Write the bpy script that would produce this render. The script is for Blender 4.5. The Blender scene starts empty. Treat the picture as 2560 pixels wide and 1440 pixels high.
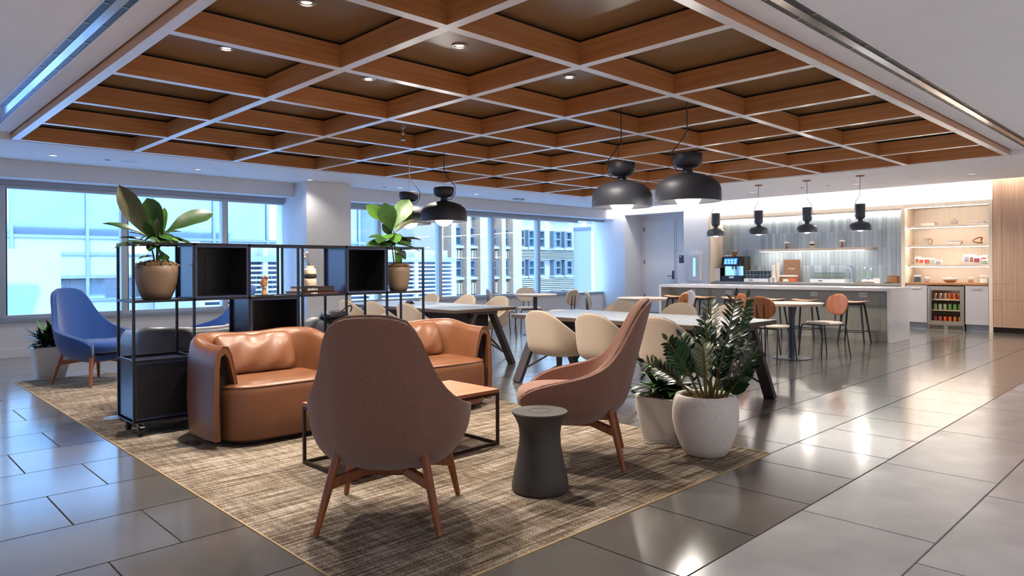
import bpy, bmesh, math, random
from mathutils import Vector, Matrix
PI = math.pi
sc = bpy.context.scene
col = sc.collection
random.seed(7)

# ---------------------------------------------------------------- camera (solved from the ceiling grid: 24.5 mm lens, level, slight roll)
F_PX, Y0, YAW, ROLL, CX0 = 1744.7, 667.3, 0.80, -0.0061, 1280.0
S = 1.27                                   # ceiling grid module
EYE = 1.24
CAM = Vector((-1.1879*S, -1.699*S, EYE))
ZC = EYE + 1.1863*S                        # underside of the grid
FW = Vector((math.cos(YAW), math.sin(YAW), 0)); RT = Vector((math.sin(YAW), -math.cos(YAW), 0)); UP = Vector((0, 0, 1))
cd = bpy.data.cameras.new('camera'); cam = bpy.data.objects.new('camera', cd); col.objects.link(cam)
cd.sensor_width = 36.0; cd.lens = F_PX/2560*36.0; cd.shift_y = (Y0-720)/2560.0; cd.clip_start = .05; cd.clip_end = 500
CR_, SR_ = math.cos(ROLL), math.sin(ROLL)
rx = RT*CR_ + UP*SR_
ry = UP*CR_ - RT*SR_
M = Matrix((( rx.x, ry.x, -FW.x, CAM.x), (rx.y, ry.y, -FW.y, CAM.y), (rx.z, ry.z, -FW.z, CAM.z), (0, 0, 0, 1)))
cam.matrix_world = M
sc.camera = cam

def ray(px, py):
    X, Y = px-CX0, py-Y0
    return FW + RT*((CR_*X + SR_*Y)/F_PX) - UP*((-SR_*X + CR_*Y)/F_PX)
def onz(px, py, z=0.): d = ray(px, py); return CAM + d*((z-EYE)/d.z)
def onx(px, py, x): d = ray(px, py); return CAM + d*((x-CAM.x)/d.x)
def ony(px, py, y): d = ray(px, py); return CAM + d*((y-CAM.y)/d.y)

# ---------------------------------------------------------------- world, sun, exposure
w = bpy.data.worlds.new('sky'); sc.world = w; w.use_nodes = True
nt = w.node_tree; nt.nodes.clear()
wo = nt.nodes.new('ShaderNodeOutputWorld'); bg = nt.nodes.new('ShaderNodeBackground')
bg.inputs['Color'].default_value = (.33, .60, 1.0, 1); bg.inputs['Strength'].default_value = 7.0
nt.links.new(bg.outputs[0], wo.inputs[0])
sun = bpy.data.lights.new('sun', 'SUN'); sun.energy = 1.6; sun.angle = .02; sun.color = (1, .95, .86)
so = bpy.data.objects.new('sun', sun); col.objects.link(so)
so.rotation_euler = Vector((-.55, -.62, .62)).to_track_quat('Z', 'Y').to_euler()   # from behind this building onto the street fronts
sc.view_settings.view_transform = 'Standard'; sc.view_settings.look = 'None'
sc.view_settings.gamma = 1.0; sc.view_settings.use_curve_mapping = False
sc.view_settings.exposure = 1.0

# ---------------------------------------------------------------- materials
def lin(h):
    if isinstance(h, str):
        h = h.lstrip('#'); r = [int(h[i:i+2], 16)/255 for i in (0, 2, 4)]
        return tuple(((v+.055)/1.055)**2.4 if v > .04045 else v/12.92 for v in r)
    return h
MATS = {}
def base_mat(name):
    m = bpy.data.materials.new(name); m.use_nodes = True
    b = m.node_tree.nodes['Principled BSDF']; MATS[name] = m
    return m, m.node_tree, b
def mat(name, c, r=.5, m=0., spec=.5, var=.06, scale=9., stretch=(1, 1, 1), bump=0., bscale=None, coat=0., sheen=0., rnd=0., c2=None, detail=4.):
    mt, t, b = base_mat(name); c = lin(c)
    tc = t.nodes.new('ShaderNodeTexCoord'); mp = t.nodes.new('ShaderNodeMapping'); mp.inputs['Scale'].default_value = stretch
    t.links.new(tc.outputs['Object'], mp.inputs[0])
    nz = t.nodes.new('ShaderNodeTexNoise'); nz.inputs['Scale'].default_value = scale; nz.inputs['Detail'].default_value = detail
    t.links.new(mp.outputs[0], nz.inputs['Vector'])
    cr = t.nodes.new('ShaderNodeValToRGB'); cr.color_ramp.elements[0].position = .3; cr.color_ramp.elements[1].position = .7
    d = lin(c2) if c2 else tuple(min(1, v*(1+var)) for v in c)
    a = c if c2 else tuple(v*(1-var) for v in c)
    cr.color_ramp.elements[0].color = (*a, 1); cr.color_ramp.elements[1].color = (*d, 1)
    t.links.new(nz.outputs['Fac'], cr.inputs[0]); out = cr.outputs[0]
    if rnd:
        oi = t.nodes.new('ShaderNodeObjectInfo'); mr = t.nodes.new('ShaderNodeMapRange')
        mr.inputs['To Min'].default_value = 1-rnd; mr.inputs['To Max'].default_value = 1+rnd
        t.links.new(oi.outputs['Random'], mr.inputs['Value'])
        hs = t.nodes.new('ShaderNodeHueSaturation'); t.links.new(mr.outputs[0], hs.inputs['Value']); t.links.new(out, hs.inputs['Color']); out = hs.outputs[0]
    t.links.new(out, b.inputs['Base Color'])
    b.inputs['Roughness'].default_value = r; b.inputs['Metallic'].default_value = m; b.inputs['Specular IOR Level'].default_value = spec
    b.inputs['Coat Weight'].default_value = coat; b.inputs['Coat Roughness'].default_value = min(r, .22); b.inputs['Sheen Weight'].default_value = sheen
    if bump:
        n2 = t.nodes.new('ShaderNodeTexNoise'); n2.inputs['Scale'].default_value = bscale or scale*4; n2.inputs['Detail'].default_value = 3
        t.links.new(mp.outputs[0], n2.inputs['Vector'])
        bp = t.nodes.new('ShaderNodeBump'); bp.inputs['Strength'].default_value = bump; bp.inputs['Distance'].default_value = .01
        t.links.new(n2.outputs['Fac'], bp.inputs['Height']); t.links.new(bp.outputs[0], b.inputs['Normal'])
    return mt
def emit(name, c, s):
    mt = bpy.data.materials.new(name); mt.use_nodes = True; t = mt.node_tree; t.nodes.clear()
    o = t.nodes.new('ShaderNodeOutputMaterial'); e = t.nodes.new('ShaderNodeEmission')
    e.inputs[0].default_value = (*lin(c), 1); e.inputs[1].default_value = s; t.links.new(e.outputs[0], o.inputs[0]); MATS[name] = mt
    return mt
def pane_mat(name, tint=(1, 1, 1), ior=1.45, rough=.02, refl=1.0):
    mt = bpy.data.materials.new(name); mt.use_nodes = True; t = mt.node_tree; t.nodes.clear()
    o = t.nodes.new('ShaderNodeOutputMaterial'); mx = t.nodes.new('ShaderNodeMixShader'); tr = t.nodes.new('ShaderNodeBsdfTransparent'); gl = t.nodes.new('ShaderNodeBsdfGlossy')
    fr = t.nodes.new('ShaderNodeLayerWeight'); fr.inputs[0].default_value = .5; pw_ = t.nodes.new('ShaderNodeMath'); pw_.operation = 'POWER'; pw_.inputs[1].default_value = 4.0; t.links.new(fr.outputs['Facing'], pw_.inputs[0]); ad = t.nodes.new('ShaderNodeMath'); ad.inputs[1].default_value = ((ior-1)/(ior+1))**2; t.links.new(pw_.outputs[0], ad.inputs[0])
    ml = t.nodes.new('ShaderNodeMath'); ml.operation = 'MULTIPLY'; ml.inputs[1].default_value = refl
    tr.inputs[0].default_value = (*tint, 1); gl.inputs['Roughness'].default_value = rough
    t.links.new(ad.outputs[0], ml.inputs[0]); t.links.new(ml.outputs[0], mx.inputs[0]); t.links.new(tr.outputs[0], mx.inputs[1]); t.links.new(gl.outputs[0], mx.inputs[2]); t.links.new(mx.outputs[0], o.inputs[0])
    MATS[name] = mt
    return mt
def rug_mat():
    mt, t, b = base_mat('rug')
    N = t.nodes.new; L = t.links.new
    tc = N('ShaderNodeTexCoord')
    def nz(sx, sy, sc_, det=3):
        mp = N('ShaderNodeMapping'); mp.inputs['Scale'].default_value = (sx, sy, 1); L(tc.outputs['Object'], mp.inputs[0])
        n = N('ShaderNodeTexNoise'); n.inputs['Scale'].default_value = sc_; n.inputs['Detail'].default_value = det; L(mp.outputs[0], n.inputs['Vector']); return n.outputs['Fac']
    streak = nz(1.6, 34, 1.6, 4); fine = nz(60, 130, 1.5, 2); blot = nz(1, 5, 1.3, 2); cross = nz(14, 2.5, 2.2, 3)
    br = N('ShaderNodeTexBrick'); br.inputs['Scale'].default_value = 1.0; br.inputs['Brick Width'].default_value = 1.0; br.inputs['Row Height'].default_value = .25; br.inputs['Mortar Size'].default_value = 0.0
    br.inputs['Color1'].default_value = (0, 0, 0, 1); br.inputs['Color2'].default_value = (1, 1, 1, 1); L(tc.outputs['Object'], br.inputs['Vector'])
    def ma(op, a, bb):
        m = N('ShaderNodeMath'); m.operation = op
        for i, v in enumerate((a, bb)):
            if isinstance(v, (int, float)): m.inputs[i].default_value = v
            else: L(v, m.inputs[i])
        return m.outputs[0]
    v = ma('ADD', ma('MULTIPLY', streak, .95), ma('MULTIPLY', fine, .70))
    v = ma('ADD', v, ma('MULTIPLY', blot, .30)); v = ma('ADD', v, ma('MULTIPLY', cross, .35)); v = ma('ADD', v, ma('MULTIPLY', br.outputs['Color'], .05))
    v = ma('SUBTRACT', v, .66)
    cr = N('ShaderNodeValToRGB'); e = cr.color_ramp.elements
    e[0].position = .27; e[0].color = (*lin('#3a2d22'), 1); e[1].position = .75; e[1].color = (*lin('#b9afa2'), 1)
    k = cr.color_ramp.elements.new(.5); k.color = (*lin('#776858'), 1)
    L(v, cr.inputs[0]); L(cr.outputs[0], b.inputs['Base Color'])
    b.inputs['Roughness'].default_value = .95; b.inputs['Specular IOR Level'].default_value = .1
    bp = N('ShaderNodeBump'); bp.inputs['Strength'].default_value = .5; bp.inputs['Distance'].default_value = .006; L(fine, bp.inputs['Height']); L(bp.outputs[0], b.inputs['Normal'])
    return mt
def wood(name, a, c, r=.42, scale=3., grain=14., spec=.5, coat=0., axis='x', rnd=.06):
    st = {'x': (.35, grain, grain), 'y': (grain, .35, grain), 'z': (grain, grain, .35)}[axis]
    return mat(name, a, r, c2=c, scale=scale, stretch=st, spec=spec, coat=coat, rnd=rnd, detail=6.)

W_ = lambda *a, **k: wood(*a, **k)
mat('white_wall', '#e2e2e6', .7, var=.015); mat('white_ceiling', '#e8e8ee', .75, var=.015, scale=3); mat('soffit', '#dcdfe8', .75, var=.01)
mat('grey_trim', '#9aa3b2', .45, var=.02); mat('window_metal', '#b6c0cc', .4, m=.3, var=.02); mat('window_dark', '#3c4656', .4, m=.3)
wood('beam_wood', '#b57440', '#cf8f58', r=.34, spec=.6, coat=.5); wood('beam_wood_b', '#b0703e', '#ca8a55', r=.34, spec=.6, coat=.5)
mat('coffer', '#7a5c38', .3, var=.1, scale=2, spec=.6); mat('beam_edge', '#d8d6da', .3, var=.02, coat=.3); mat('black_gap', '#0c0b0b', .7)
mat('chrome', '#cfd2d8', .12, m=1., var=.03); mat('steel', '#b4aca4', .3, m=.9, var=.05, stretch=(1, 8, 1)); mat('diffuser_black', '#17171b', .35)
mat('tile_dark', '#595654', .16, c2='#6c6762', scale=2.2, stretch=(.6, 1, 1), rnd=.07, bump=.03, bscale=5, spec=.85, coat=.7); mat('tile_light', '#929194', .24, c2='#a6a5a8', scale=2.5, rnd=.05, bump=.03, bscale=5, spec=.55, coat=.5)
mat('grout', '#7c766e', .8); rug_mat(); mat('rug_edge', '#b09468', .6)
mat('brown_fabric', '#855e4e', .95, c2='#98705e', scale=90, stretch=(1, 1, 3), bump=.35, bscale=260, sheen=.35, spec=.15)
mat('blue_fabric', '#1f4284', .95, c2='#2c5194', scale=90, stretch=(1, 1, 3), bump=.3, bscale=260, sheen=.4, spec=.15)
mat('brown_piping', '#8a6a5f', .9); mat('blue_piping', '#4a628c', .9)
wood('chair_leg', '#7c4020', '#9a5429', r=.4, axis='z', coat=.2); wood('coffee_top', '#9c5f40', '#b87a58', r=.5, axis='x', scale=2.2)
mat('tan_leather', '#6c4329', .38, c2='#7b4e33', scale=3, bump=.08, bscale=160, spec=.5, coat=.05); mat('tan_piping', '#7a4c2e', .5)
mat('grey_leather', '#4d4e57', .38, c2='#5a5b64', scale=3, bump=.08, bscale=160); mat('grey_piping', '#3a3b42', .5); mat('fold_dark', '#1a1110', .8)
mat('black_metal', '#1b1b20', .38, m=.3, var=.05); mat('black_panel', '#14151b', .3, var=.05); mat('bronze_metal', '#3a2c22', .4, m=.5); mat('box_panel', '#2a3150', .22, var=.03, spec=.7)
mat('rubber', '#1c1a1a', .7); mat('drum_wood', '#36322f', .5, c2='#4c4641', scale=1.6, stretch=(3, 3, .6), detail=7)
mat('terrazzo', '#ddd6cd', .6, c2='#e8e2da', scale=60, bump=.15, bscale=140); mat('planter_white', '#dcd8d5', .3, var=.02); mat('moss', '#93764f', .9, c2='#6b5334', scale=40)
mat('pot_clay', '#76604c', .5, c2='#8d745d', scale=3.5, detail=7); mat('soil', '#2d2119', .95)
mat('fig_leaf', '#213c17', .38, c2='#31521f', scale=6, rnd=.35, spec=.5); mat('fig_leaf_back', '#44442b', .5, c2='#545236', scale=6, rnd=.15); mat('leaf_bright', '#426b22', .4, c2='#55802e', scale=6, rnd=.2)
mat('zz_leaf', '#1d3320', .22, c2='#28452a', scale=6, rnd=.3, spec=.6); mat('zz_new', '#71785a', .35, c2='#80866a', scale=6, rnd=.1); mat('zz_stem', '#7c6330', .5, c2='#5f6a35', scale=5); mat('dracaena', '#16281a', .25, c2='#2b4a22', scale=5, rnd=.4, spec=.55)
mat('twig', '#4b3a2c', .8); mat('pod', '#c9a58a', .8)
mat('shell_fabric', '#b3a290', .9, c2='#c0af9d', scale=60, stretch=(1, 1, 4), bump=.15, bscale=200, sheen=.2, spec=.15); mat('shell_piping', '#a08c78', .9)
wood('chair_ply', '#9a5a35', '#b8754a', r=.35, axis='z', scale=2.5); wood('chair_ply_grey', '#a59a93', '#b9aea6', r=.4, axis='z', scale=2.5); mat('seat_pad', '#cfc3b9', .8, var=.04, scale=60)
mat('table_laminate', '#9aa0a6', .32, var=.02); mat('table_edge', '#57463c', .5); mat('table_leg', '#40383a', .42, m=.2); mat('apron', '#1d1a1d', .6)
mat('round_top', '#cdbfb4', .35, var=.03); mat('post_dark', '#39424d', .4, m=.2)
wood('stool_seat', '#b98a66', '#cda07c', r=.45, axis='y', scale=2.2); mat('stool_leg', '#1f2127', .4)
mat('quartz', '#d9dade', .14, var=.03, scale=4); wood('island_wood', '#a8a79c', '#bbb6a9', r=.4, axis='z', grain=30, scale=3); mat('outlet', '#e8e8ea', .4, var=.01); mat('outlet_slot', '#3a3d44', .5)
mat('pendant', '#30323b', .5, var=.04, spec=.5); mat('pendant_grey', '#4a505c', .4, var=.04); mat('copper', '#9a6a48', .4, m=.6); emit('globe', '#fff4e4', 6.); mat('wire', '#33302e', .5)
emit('downlight_lens', '#fff3e0', 3.5); emit('led', '#fff6e8', 34.); emit('cove_led', '#fff7ea', 22.)
mat('splash_tile', '#98a3aa', .26, c2='#a7b2b8', scale=5, stretch=(3, 3, 1), rnd=.2, spec=.6); wood('pale_wood', '#d0bfad', '#decfbf', r=.45, axis='z', grain=26); wood('tall_wood', '#a5836c', '#bf9d86', r=.42, axis='z', grain=18, scale=2.6); mat('dark_kick', '#241715', .5); mat('grey_cabinet', '#b2aeb2', .45, var=.015); wood('counter_wood', '#8a5c38', '#a5764c', r=.4, axis='y'); mat('splash_counter', '#8a8886', .4)
pane_mat('window_glass', (.97, .99, 1.0)); pane_mat('clear_glass', (.95, .98, .98), 1.5, .02, .9); pane_mat('fridge_glass', (.95, .88, .80), 1.4, .03, .5)
mat('can_silver', '#b9a9a4', .3, m=.5); mat('can_orange', '#d96b3c', .35); mat('can_mint', '#8fb39c', .35); mat('can_green', '#5fa35c', .35); mat('can_pink', '#b75a6a', .35); mat('can_amber', '#c48a4e', .35)
mat('paper_white', '#ece6e0', .7, var=.02); mat('paper_brown', '#8f6a52', .6, var=.05); mat('mug', '#4d5f70', .35); mat('white_plastic', '#e6e6ea', .35, var=.01); mat('machine_grey', '#4a4642', .35, m=.4); mat('machine_black', '#20242a', .25); emit('screen', '#3d82d8', 1.1); emit('screen_light', '#a8d8ff', 1.6); mat('mirror_steel', '#d8dcd8', .06, m=1.); mat('text_white', '#efe9e2', .6, var=0)
mat('book_dark', '#2c1d1b', .45); mat('book_brown', '#46281b', .45); mat('book_page', '#cdb8a4', .8); mat('book_white', '#e4ded8', .6); mat('book_pink', '#d8b3a4', .6); mat('book_grey', '#9b98a8', .6)
mat('ceramic_sand', '#d6c0a4', .6, var=.08); mat('ceramic_white', '#eadfce', .6); mat('ceramic_dark', '#2c221e', .45); mat('ceramic_stone', '#b9a98f', .55, c2='#c9baa2', scale=5); mat('grey_ceramic', '#b3a6a0', .6); wood('mannequin_wood', '#b0764a', '#c68d5f', r=.45, axis='z')
mat('red_print', '#c9523f', .5); mat('snack_white', '#f0ece8', .4); mat('nuts', '#a86a3c', .6, c2='#c48a58', scale=40); mat('candy_blue', '#52627a', .5, c2='#2c3a4c', scale=30)
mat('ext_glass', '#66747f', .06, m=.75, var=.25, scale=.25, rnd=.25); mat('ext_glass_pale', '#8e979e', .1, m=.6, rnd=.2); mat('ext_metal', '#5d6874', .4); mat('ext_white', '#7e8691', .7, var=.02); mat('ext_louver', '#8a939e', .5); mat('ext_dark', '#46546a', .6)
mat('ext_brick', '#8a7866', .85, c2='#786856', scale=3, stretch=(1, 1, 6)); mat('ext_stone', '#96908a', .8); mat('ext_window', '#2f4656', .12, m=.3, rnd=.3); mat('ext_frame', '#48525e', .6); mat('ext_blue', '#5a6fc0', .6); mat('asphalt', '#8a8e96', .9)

# ---------------------------------------------------------------- mesh builder
class B:
    def __init__(s): s.v = []; s.f = []
    def add(s, vs, fs):
        n = len(s.v); s.v += [Vector(p) for p in vs]; s.f += [tuple(n+i for i in f) for f in fs]; return s
    def box(s, x0, x1, y0, y1, z0, z1):
        return s.add([(x0, y0, z0), (x1, y0, z0), (x1, y1, z0), (x0, y1, z0), (x0, y0, z1), (x1, y0, z1), (x1, y1, z1), (x0, y1, z1)],
                     [(0, 3, 2, 1), (4, 5, 6, 7), (0, 1, 5, 4), (1, 2, 6, 5), (2, 3, 7, 6), (3, 0, 4, 7)])
    def bar(s, p0, p1, wx, wz, up=(0, 0, 1)):                       # rectangular bar between two points
        p0, p1 = Vector(p0), Vector(p1); d = (p1-p0).normalized(); u = Vector(up)
        a = d.cross(u)
        if a.length < 1e-4: a = d.cross(Vector((1, 0, 0)))
        a.normalize(); b = a.cross(d).normalized(); vs = []
        for p in (p0, p1):
            for i, j in ((-1, -1), (1, -1), (1, 1), (-1, 1)): vs.append(p + a*(wx/2*i) + b*(wz/2*j))
        return s.add(vs, [(0, 1, 2, 3), (7, 6, 5, 4), (0, 4, 5, 1), (1, 5, 6, 2), (2, 6, 7, 3), (3, 7, 4, 0)])
    def tube(s, pts, r, n=8, cap=True):
        pts = [Vector(p) for p in pts]; rs = r if isinstance(r, (list, tuple)) else [r]*len(pts); vs = []; a = None
        for i, p in enumerate(pts):
            d = (pts[min(i+1, len(pts)-1)] - pts[max(i-1, 0)]).normalized()
            if a is None:
                a = d.cross(Vector((0, 0, 1)))
                if a.length < 1e-3: a = Vector((1, 0, 0))
            a = (a - d*a.dot(d)).normalized(); b = d.cross(a)
            for k in range(n): t = 2*PI*k/n; vs.append(p + (a*math.cos(t) + b*math.sin(t))*rs[i])
        fs = []
        for i in range(len(pts)-1):
            for k in range(n): fs.append((i*n+k, i*n+(k+1) % n, (i+1)*n+(k+1) % n, (i+1)*n+k))
        if cap: fs.append(tuple(range(n))[::-1]); fs.append(tuple((len(pts)-1)*n+k for k in range(n)))
        return s.add(vs, fs)
    def lathe(s, prof, n=24, c=(0, 0, 0), cap=True):                # profile of (r, z), bottom to top
        vs = []; fs = []; m = len(prof)
        for r, z in prof:
            for k in range(n): t = 2*PI*k/n; vs.append((c[0]+r*math.cos(t), c[1]+r*math.sin(t), c[2]+z))
        for i in range(m-1):
            for k in range(n): fs.append((i*n+k, i*n+(k+1) % n, (i+1)*n+(k+1) % n, (i+1)*n+k))
        if cap:
            if prof[0][0] > 1e-4: fs.append(tuple(range(n))[::-1])
            if prof[-1][0] > 1e-4: fs.append(tuple((m-1)*n+k for k in range(n)))
        return s.add(vs, fs)
    def loft(s, rings, cap=True, closed=True):
        n = len(rings[0]); vs = [p for r in rings for p in r]; fs = []
        for i in range(len(rings)-1):
            for k in range(n if closed else n-1): fs.append((i*n+k, i*n+(k+1) % n, (i+1)*n+(k+1) % n, (i+1)*n+k))
        if cap: fs.append(tuple(range(n))[::-1]); fs.append(tuple((len(rings)-1)*n+k for k in range(n)))
        return s.add(vs, fs)
    def prism(s, poly, z0, z1):
        return s.loft([[(x, y, z0) for x, y in poly], [(x, y, z1) for x, y in poly]])
    def sphere(s, c, r, n=12, m=8):
        r = r if isinstance(r, (tuple, list)) else (r, r, r); rings = []
        for i in range(m+1):
            a = -PI/2 + PI*i/m; q = max(math.cos(a), .001)
            rings.append([(c[0]+r[0]*q*math.cos(2*PI*k/n), c[1]+r[1]*q*math.sin(2*PI*k/n), c[2]+r[2]*math.sin(a)) for k in range(n)])
        return s.loft(rings)
    def xf(s, M, start=0):
        for i in range(start, len(s.v)): s.v[i] = M @ s.v[i]
        return s
    def mesh(s, name, m, smooth=False, angle=40):
        me = bpy.data.meshes.new(name); me.from_pydata([tuple(p) for p in s.v], [], s.f)
        bm = bmesh.new(); bm.from_mesh(me); bmesh.ops.recalc_face_normals(bm, faces=bm.faces); bm.to_mesh(me); bm.free()
        for k in (m if isinstance(m, (list, tuple)) else [m]): me.materials.append(MATS[k])
        if smooth:
            me.polygons.foreach_set('use_smooth', [True]*len(me.polygons)); me.set_sharp_from_angle(angle=math.radians(angle))
        return me
    def build(s, name, m, parent=None, smooth=False, bevel=0., sub=0, solid=0., angle=40, seg=2, loc=None):
        o = obj(name, s.mesh(name, m, smooth or sub > 0, 180 if sub else angle), parent)
        if loc: o.location = loc
        if sub and solid: md = o.modifiers.new('sub', 'SUBSURF'); md.levels = sub; md.render_levels = sub
        if solid:
            md = o.modifiers.new('solid', 'SOLIDIFY'); md.thickness = solid; md.offset = 0; md.use_even_offset = True
            if sub: md = o.modifiers.new('soft', 'BEVEL'); md.width = solid*.42; md.segments = 3; md.limit_method = 'ANGLE'; md.angle_limit = math.radians(55)
        if bevel: md = o.modifiers.new('bevel', 'BEVEL'); md.width = bevel; md.segments = seg; md.limit_method = 'ANGLE'; md.angle_limit = math.radians(35)
        if sub and not solid: md = o.modifiers.new('sub', 'SUBSURF'); md.levels = sub; md.render_levels = sub
        return o
def obj(name, me, parent=None, loc=None):
    o = bpy.data.objects.new(name, me); col.objects.link(o)
    if parent: o.parent = parent
    if loc: o.location = loc
    return o
def tag(o, label=None, cat=None, group=None, kind=None):
    if label: o['label'] = label
    if cat: o['category'] = cat
    if group: o['group'] = group
    if kind: o['kind'] = kind
    return o
def thing(name, label, cat, loc=(0, 0, 0), rz=0., group=None):
    o = bpy.data.objects.new(name, None); col.objects.link(o); o.empty_display_size = .1
    o.location = loc; o.rotation_euler = (0, 0, rz)
    return tag(o, label, cat, group)
def copy_tree(o, parent=None, loc=None, rz=None, label=None, swap=None):
    c = o.copy(); col.objects.link(c); c.parent = parent
    if parent is None:
        if loc is not None: c.location = loc
        if rz is not None: c.rotation_euler = (0, 0, rz)
        if label: c['label'] = label
    if swap and c.data:
        me = c.data.copy()
        for i, mm in enumerate(me.materials):
            if mm and mm.name in swap: me.materials[i] = MATS[swap[mm.name]]
        c.data = me
    for ch in list(o.children): copy_tree(ch, c, swap=swap)
    return c
def face(dx, dy): return math.atan2(dy, dx) - PI/2                   # local +y looks along (dx, dy)
def struct(o): o['kind'] = 'structure'; return o
def sgroup(name): o = bpy.data.objects.new(name, None); col.objects.link(o); return struct(o)
def text(name, body, size, m, parent, M_, ext=.0008):
    cu = bpy.data.curves.new(name, 'FONT'); cu.body = body; cu.size = size; cu.extrude = ext; cu.align_x = 'CENTER'; cu.align_y = 'CENTER'; cu.resolution_u = 2
    t = bpy.data.objects.new('tmp', cu); col.objects.link(t); bpy.context.view_layer.update()
    me = bpy.data.meshes.new_from_object(t.evaluated_get(bpy.context.evaluated_depsgraph_get())); bpy.data.objects.remove(t)
    me.materials.clear(); me.materials.append(MATS[m]); o = obj(name, me, parent); o.matrix_local = M_
    return o
def superell(w, d, n=28, e=3.2, cx=0., cy=0.):
    out = []
    for k in range(n):
        t = 2*PI*k/n; c, s = math.cos(t), math.sin(t)
        out.append((cx + w*math.copysign(abs(c)**(2/e), c), cy + d*math.copysign(abs(s)**(2/e), s)))
    return out
def lerp(a, b, t): return a + (b-a)*t
def interp(xs, ys, x):
    if x <= xs[0]: return ys[0]
    for i in range(len(xs)-1):
        if x <= xs[i+1]:
            t = (x-xs[i])/(xs[i+1]-xs[i]); t = t*t*(3-2*t)*.5 + t*.5
            return lerp(ys[i], ys[i+1], t)
    return ys[-1]
# ================================================================ STRUCTURE
XW, YWIN, XT = 13.55, 9.80, 14.10            # bar wall face, window wall face, back of the bar alcove
GX, GY = 8*S, 6*S
ZN = ZC + .07                                # ceiling level on the near sides of the grid
# ---- floor: grout bed with single tiles on it
flo = B().box(-7, 14.8, -6, 10.0, -.10, -.008).build('floor', 'grout'); struct(flo)
tl, td = {}, {}
def tile_mesh(wx, wy, m):
    k = (round(wx, 3), round(wy, 3), m)
    if k not in td:
        g = .0045
        td[k] = B().box(g, wx-g, g, wy-g, -.009, 0).mesh('tile', m)
    return td[k]
tiles = []
def row(y0, y1, x0, offs, ln, m):
    x = x0 + offs
    while x < 14.6:
        a, b = max(x, -6.9), min(x+ln, 14.6)
        if b-a > .02: tiles.append((a, b, y0, y1, m))
        x += ln
k = 0
ys = [-.04+.6*j for j in range(0, 17)]; ys[-1] = 9.8
RX0, RX1, RY0, RY1 = -.085, 2.907, -.035, 7.19
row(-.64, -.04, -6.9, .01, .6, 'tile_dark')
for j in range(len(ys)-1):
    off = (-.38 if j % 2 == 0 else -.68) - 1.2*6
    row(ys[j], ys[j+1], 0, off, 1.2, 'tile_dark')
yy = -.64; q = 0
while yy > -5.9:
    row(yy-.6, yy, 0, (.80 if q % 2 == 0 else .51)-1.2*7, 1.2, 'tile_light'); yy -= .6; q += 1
vis, rest = [], B()
for (a, b, c, d, m) in tiles:
    if a >= RX0 and b <= RX1 and c >= RY0-.01 and d <= RY1: continue
    # trim tiles to the carpet inset
    if c > RY0-.1 and d < RY1+.3 and a < RX1 and b > RX0:
        if d > RY1 and c > RY0: c = max(c, RY1) if (a > RX0 and b < RX1) else c
        if a < RX0: b = RX0
        elif b > RX1: a = RX1
        elif c >= RY1: pass
        else: continue
        if b-a < .03: continue
    p = Vector(((a+b)/2, (c+d)/2, 0)) - CAM
    z = p.dot(FW); x = p.dot(RT)
    seen = z > 1.2 and abs(x/z) < .95
    (vis if seen else rest.v).append((a, b, c, d, m, z)) if seen else rest.box(a+.003, b-.003, c+.003, d-.003, -.009, 0)
vis.sort(key=lambda t: t[5])
for i, (a, b, c, d, m, z) in enumerate(vis):
    if i < 296: obj('tile', tile_mesh(b-a, d-c, m), flo, (a, c, 0))
    else: rest.box(a+.003, b-.003, c+.003, d-.003, -.009, 0)
tag(rest.build('tile_field', 'tile_light', flo), kind='stuff')
# ---- carpet inset
rug = B().box(RX0, RX1, RY0, RY1, -.006, .004).build('rug', 'rug')
tag(rug, 'large rectangular streaky taupe and brown carpet under the lounge seating', 'carpet')
e = B(); t_ = .008
e.box(RX0-t_, RX0, RY0-t_, RY1+t_, -.006, .005); e.box(RX1, RX1+t_, RY0-t_, RY1+t_, -.006, .005); e.box(RX0, RX1, RY0-t_, RY0, -.006, .005); e.box(RX0, RX1, RY1, RY1+t_, -.006, .005)
e.build('edge_strip', 'rug_edge', rug)

# ---- ceiling
for nm, bb in (('ceiling', (-7, -.05, -6, GY+.05, ZN, ZN+.5)), ('ceiling_right', (-.05, GX+.05, -6, -.05, ZN, ZN+.5)), ('ceiling_window', (-7, 13.25, GY+.05, 9.95, ZC-.006, ZN+.5)), ('ceiling_bar', (GX+.05, 13.25, -6, GY+.05, ZC-.006, ZN+.5)),
               ('ceiling_void', (-.05, GX+.05, -.05, GY+.05, ZC+.26, ZN+.5)), ('ceiling_cove', (13.25, 14.9, -6, 9.95, 3.12, ZN+.5))):
    struct(B().box(*bb).build(nm, 'white_ceiling'))

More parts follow.
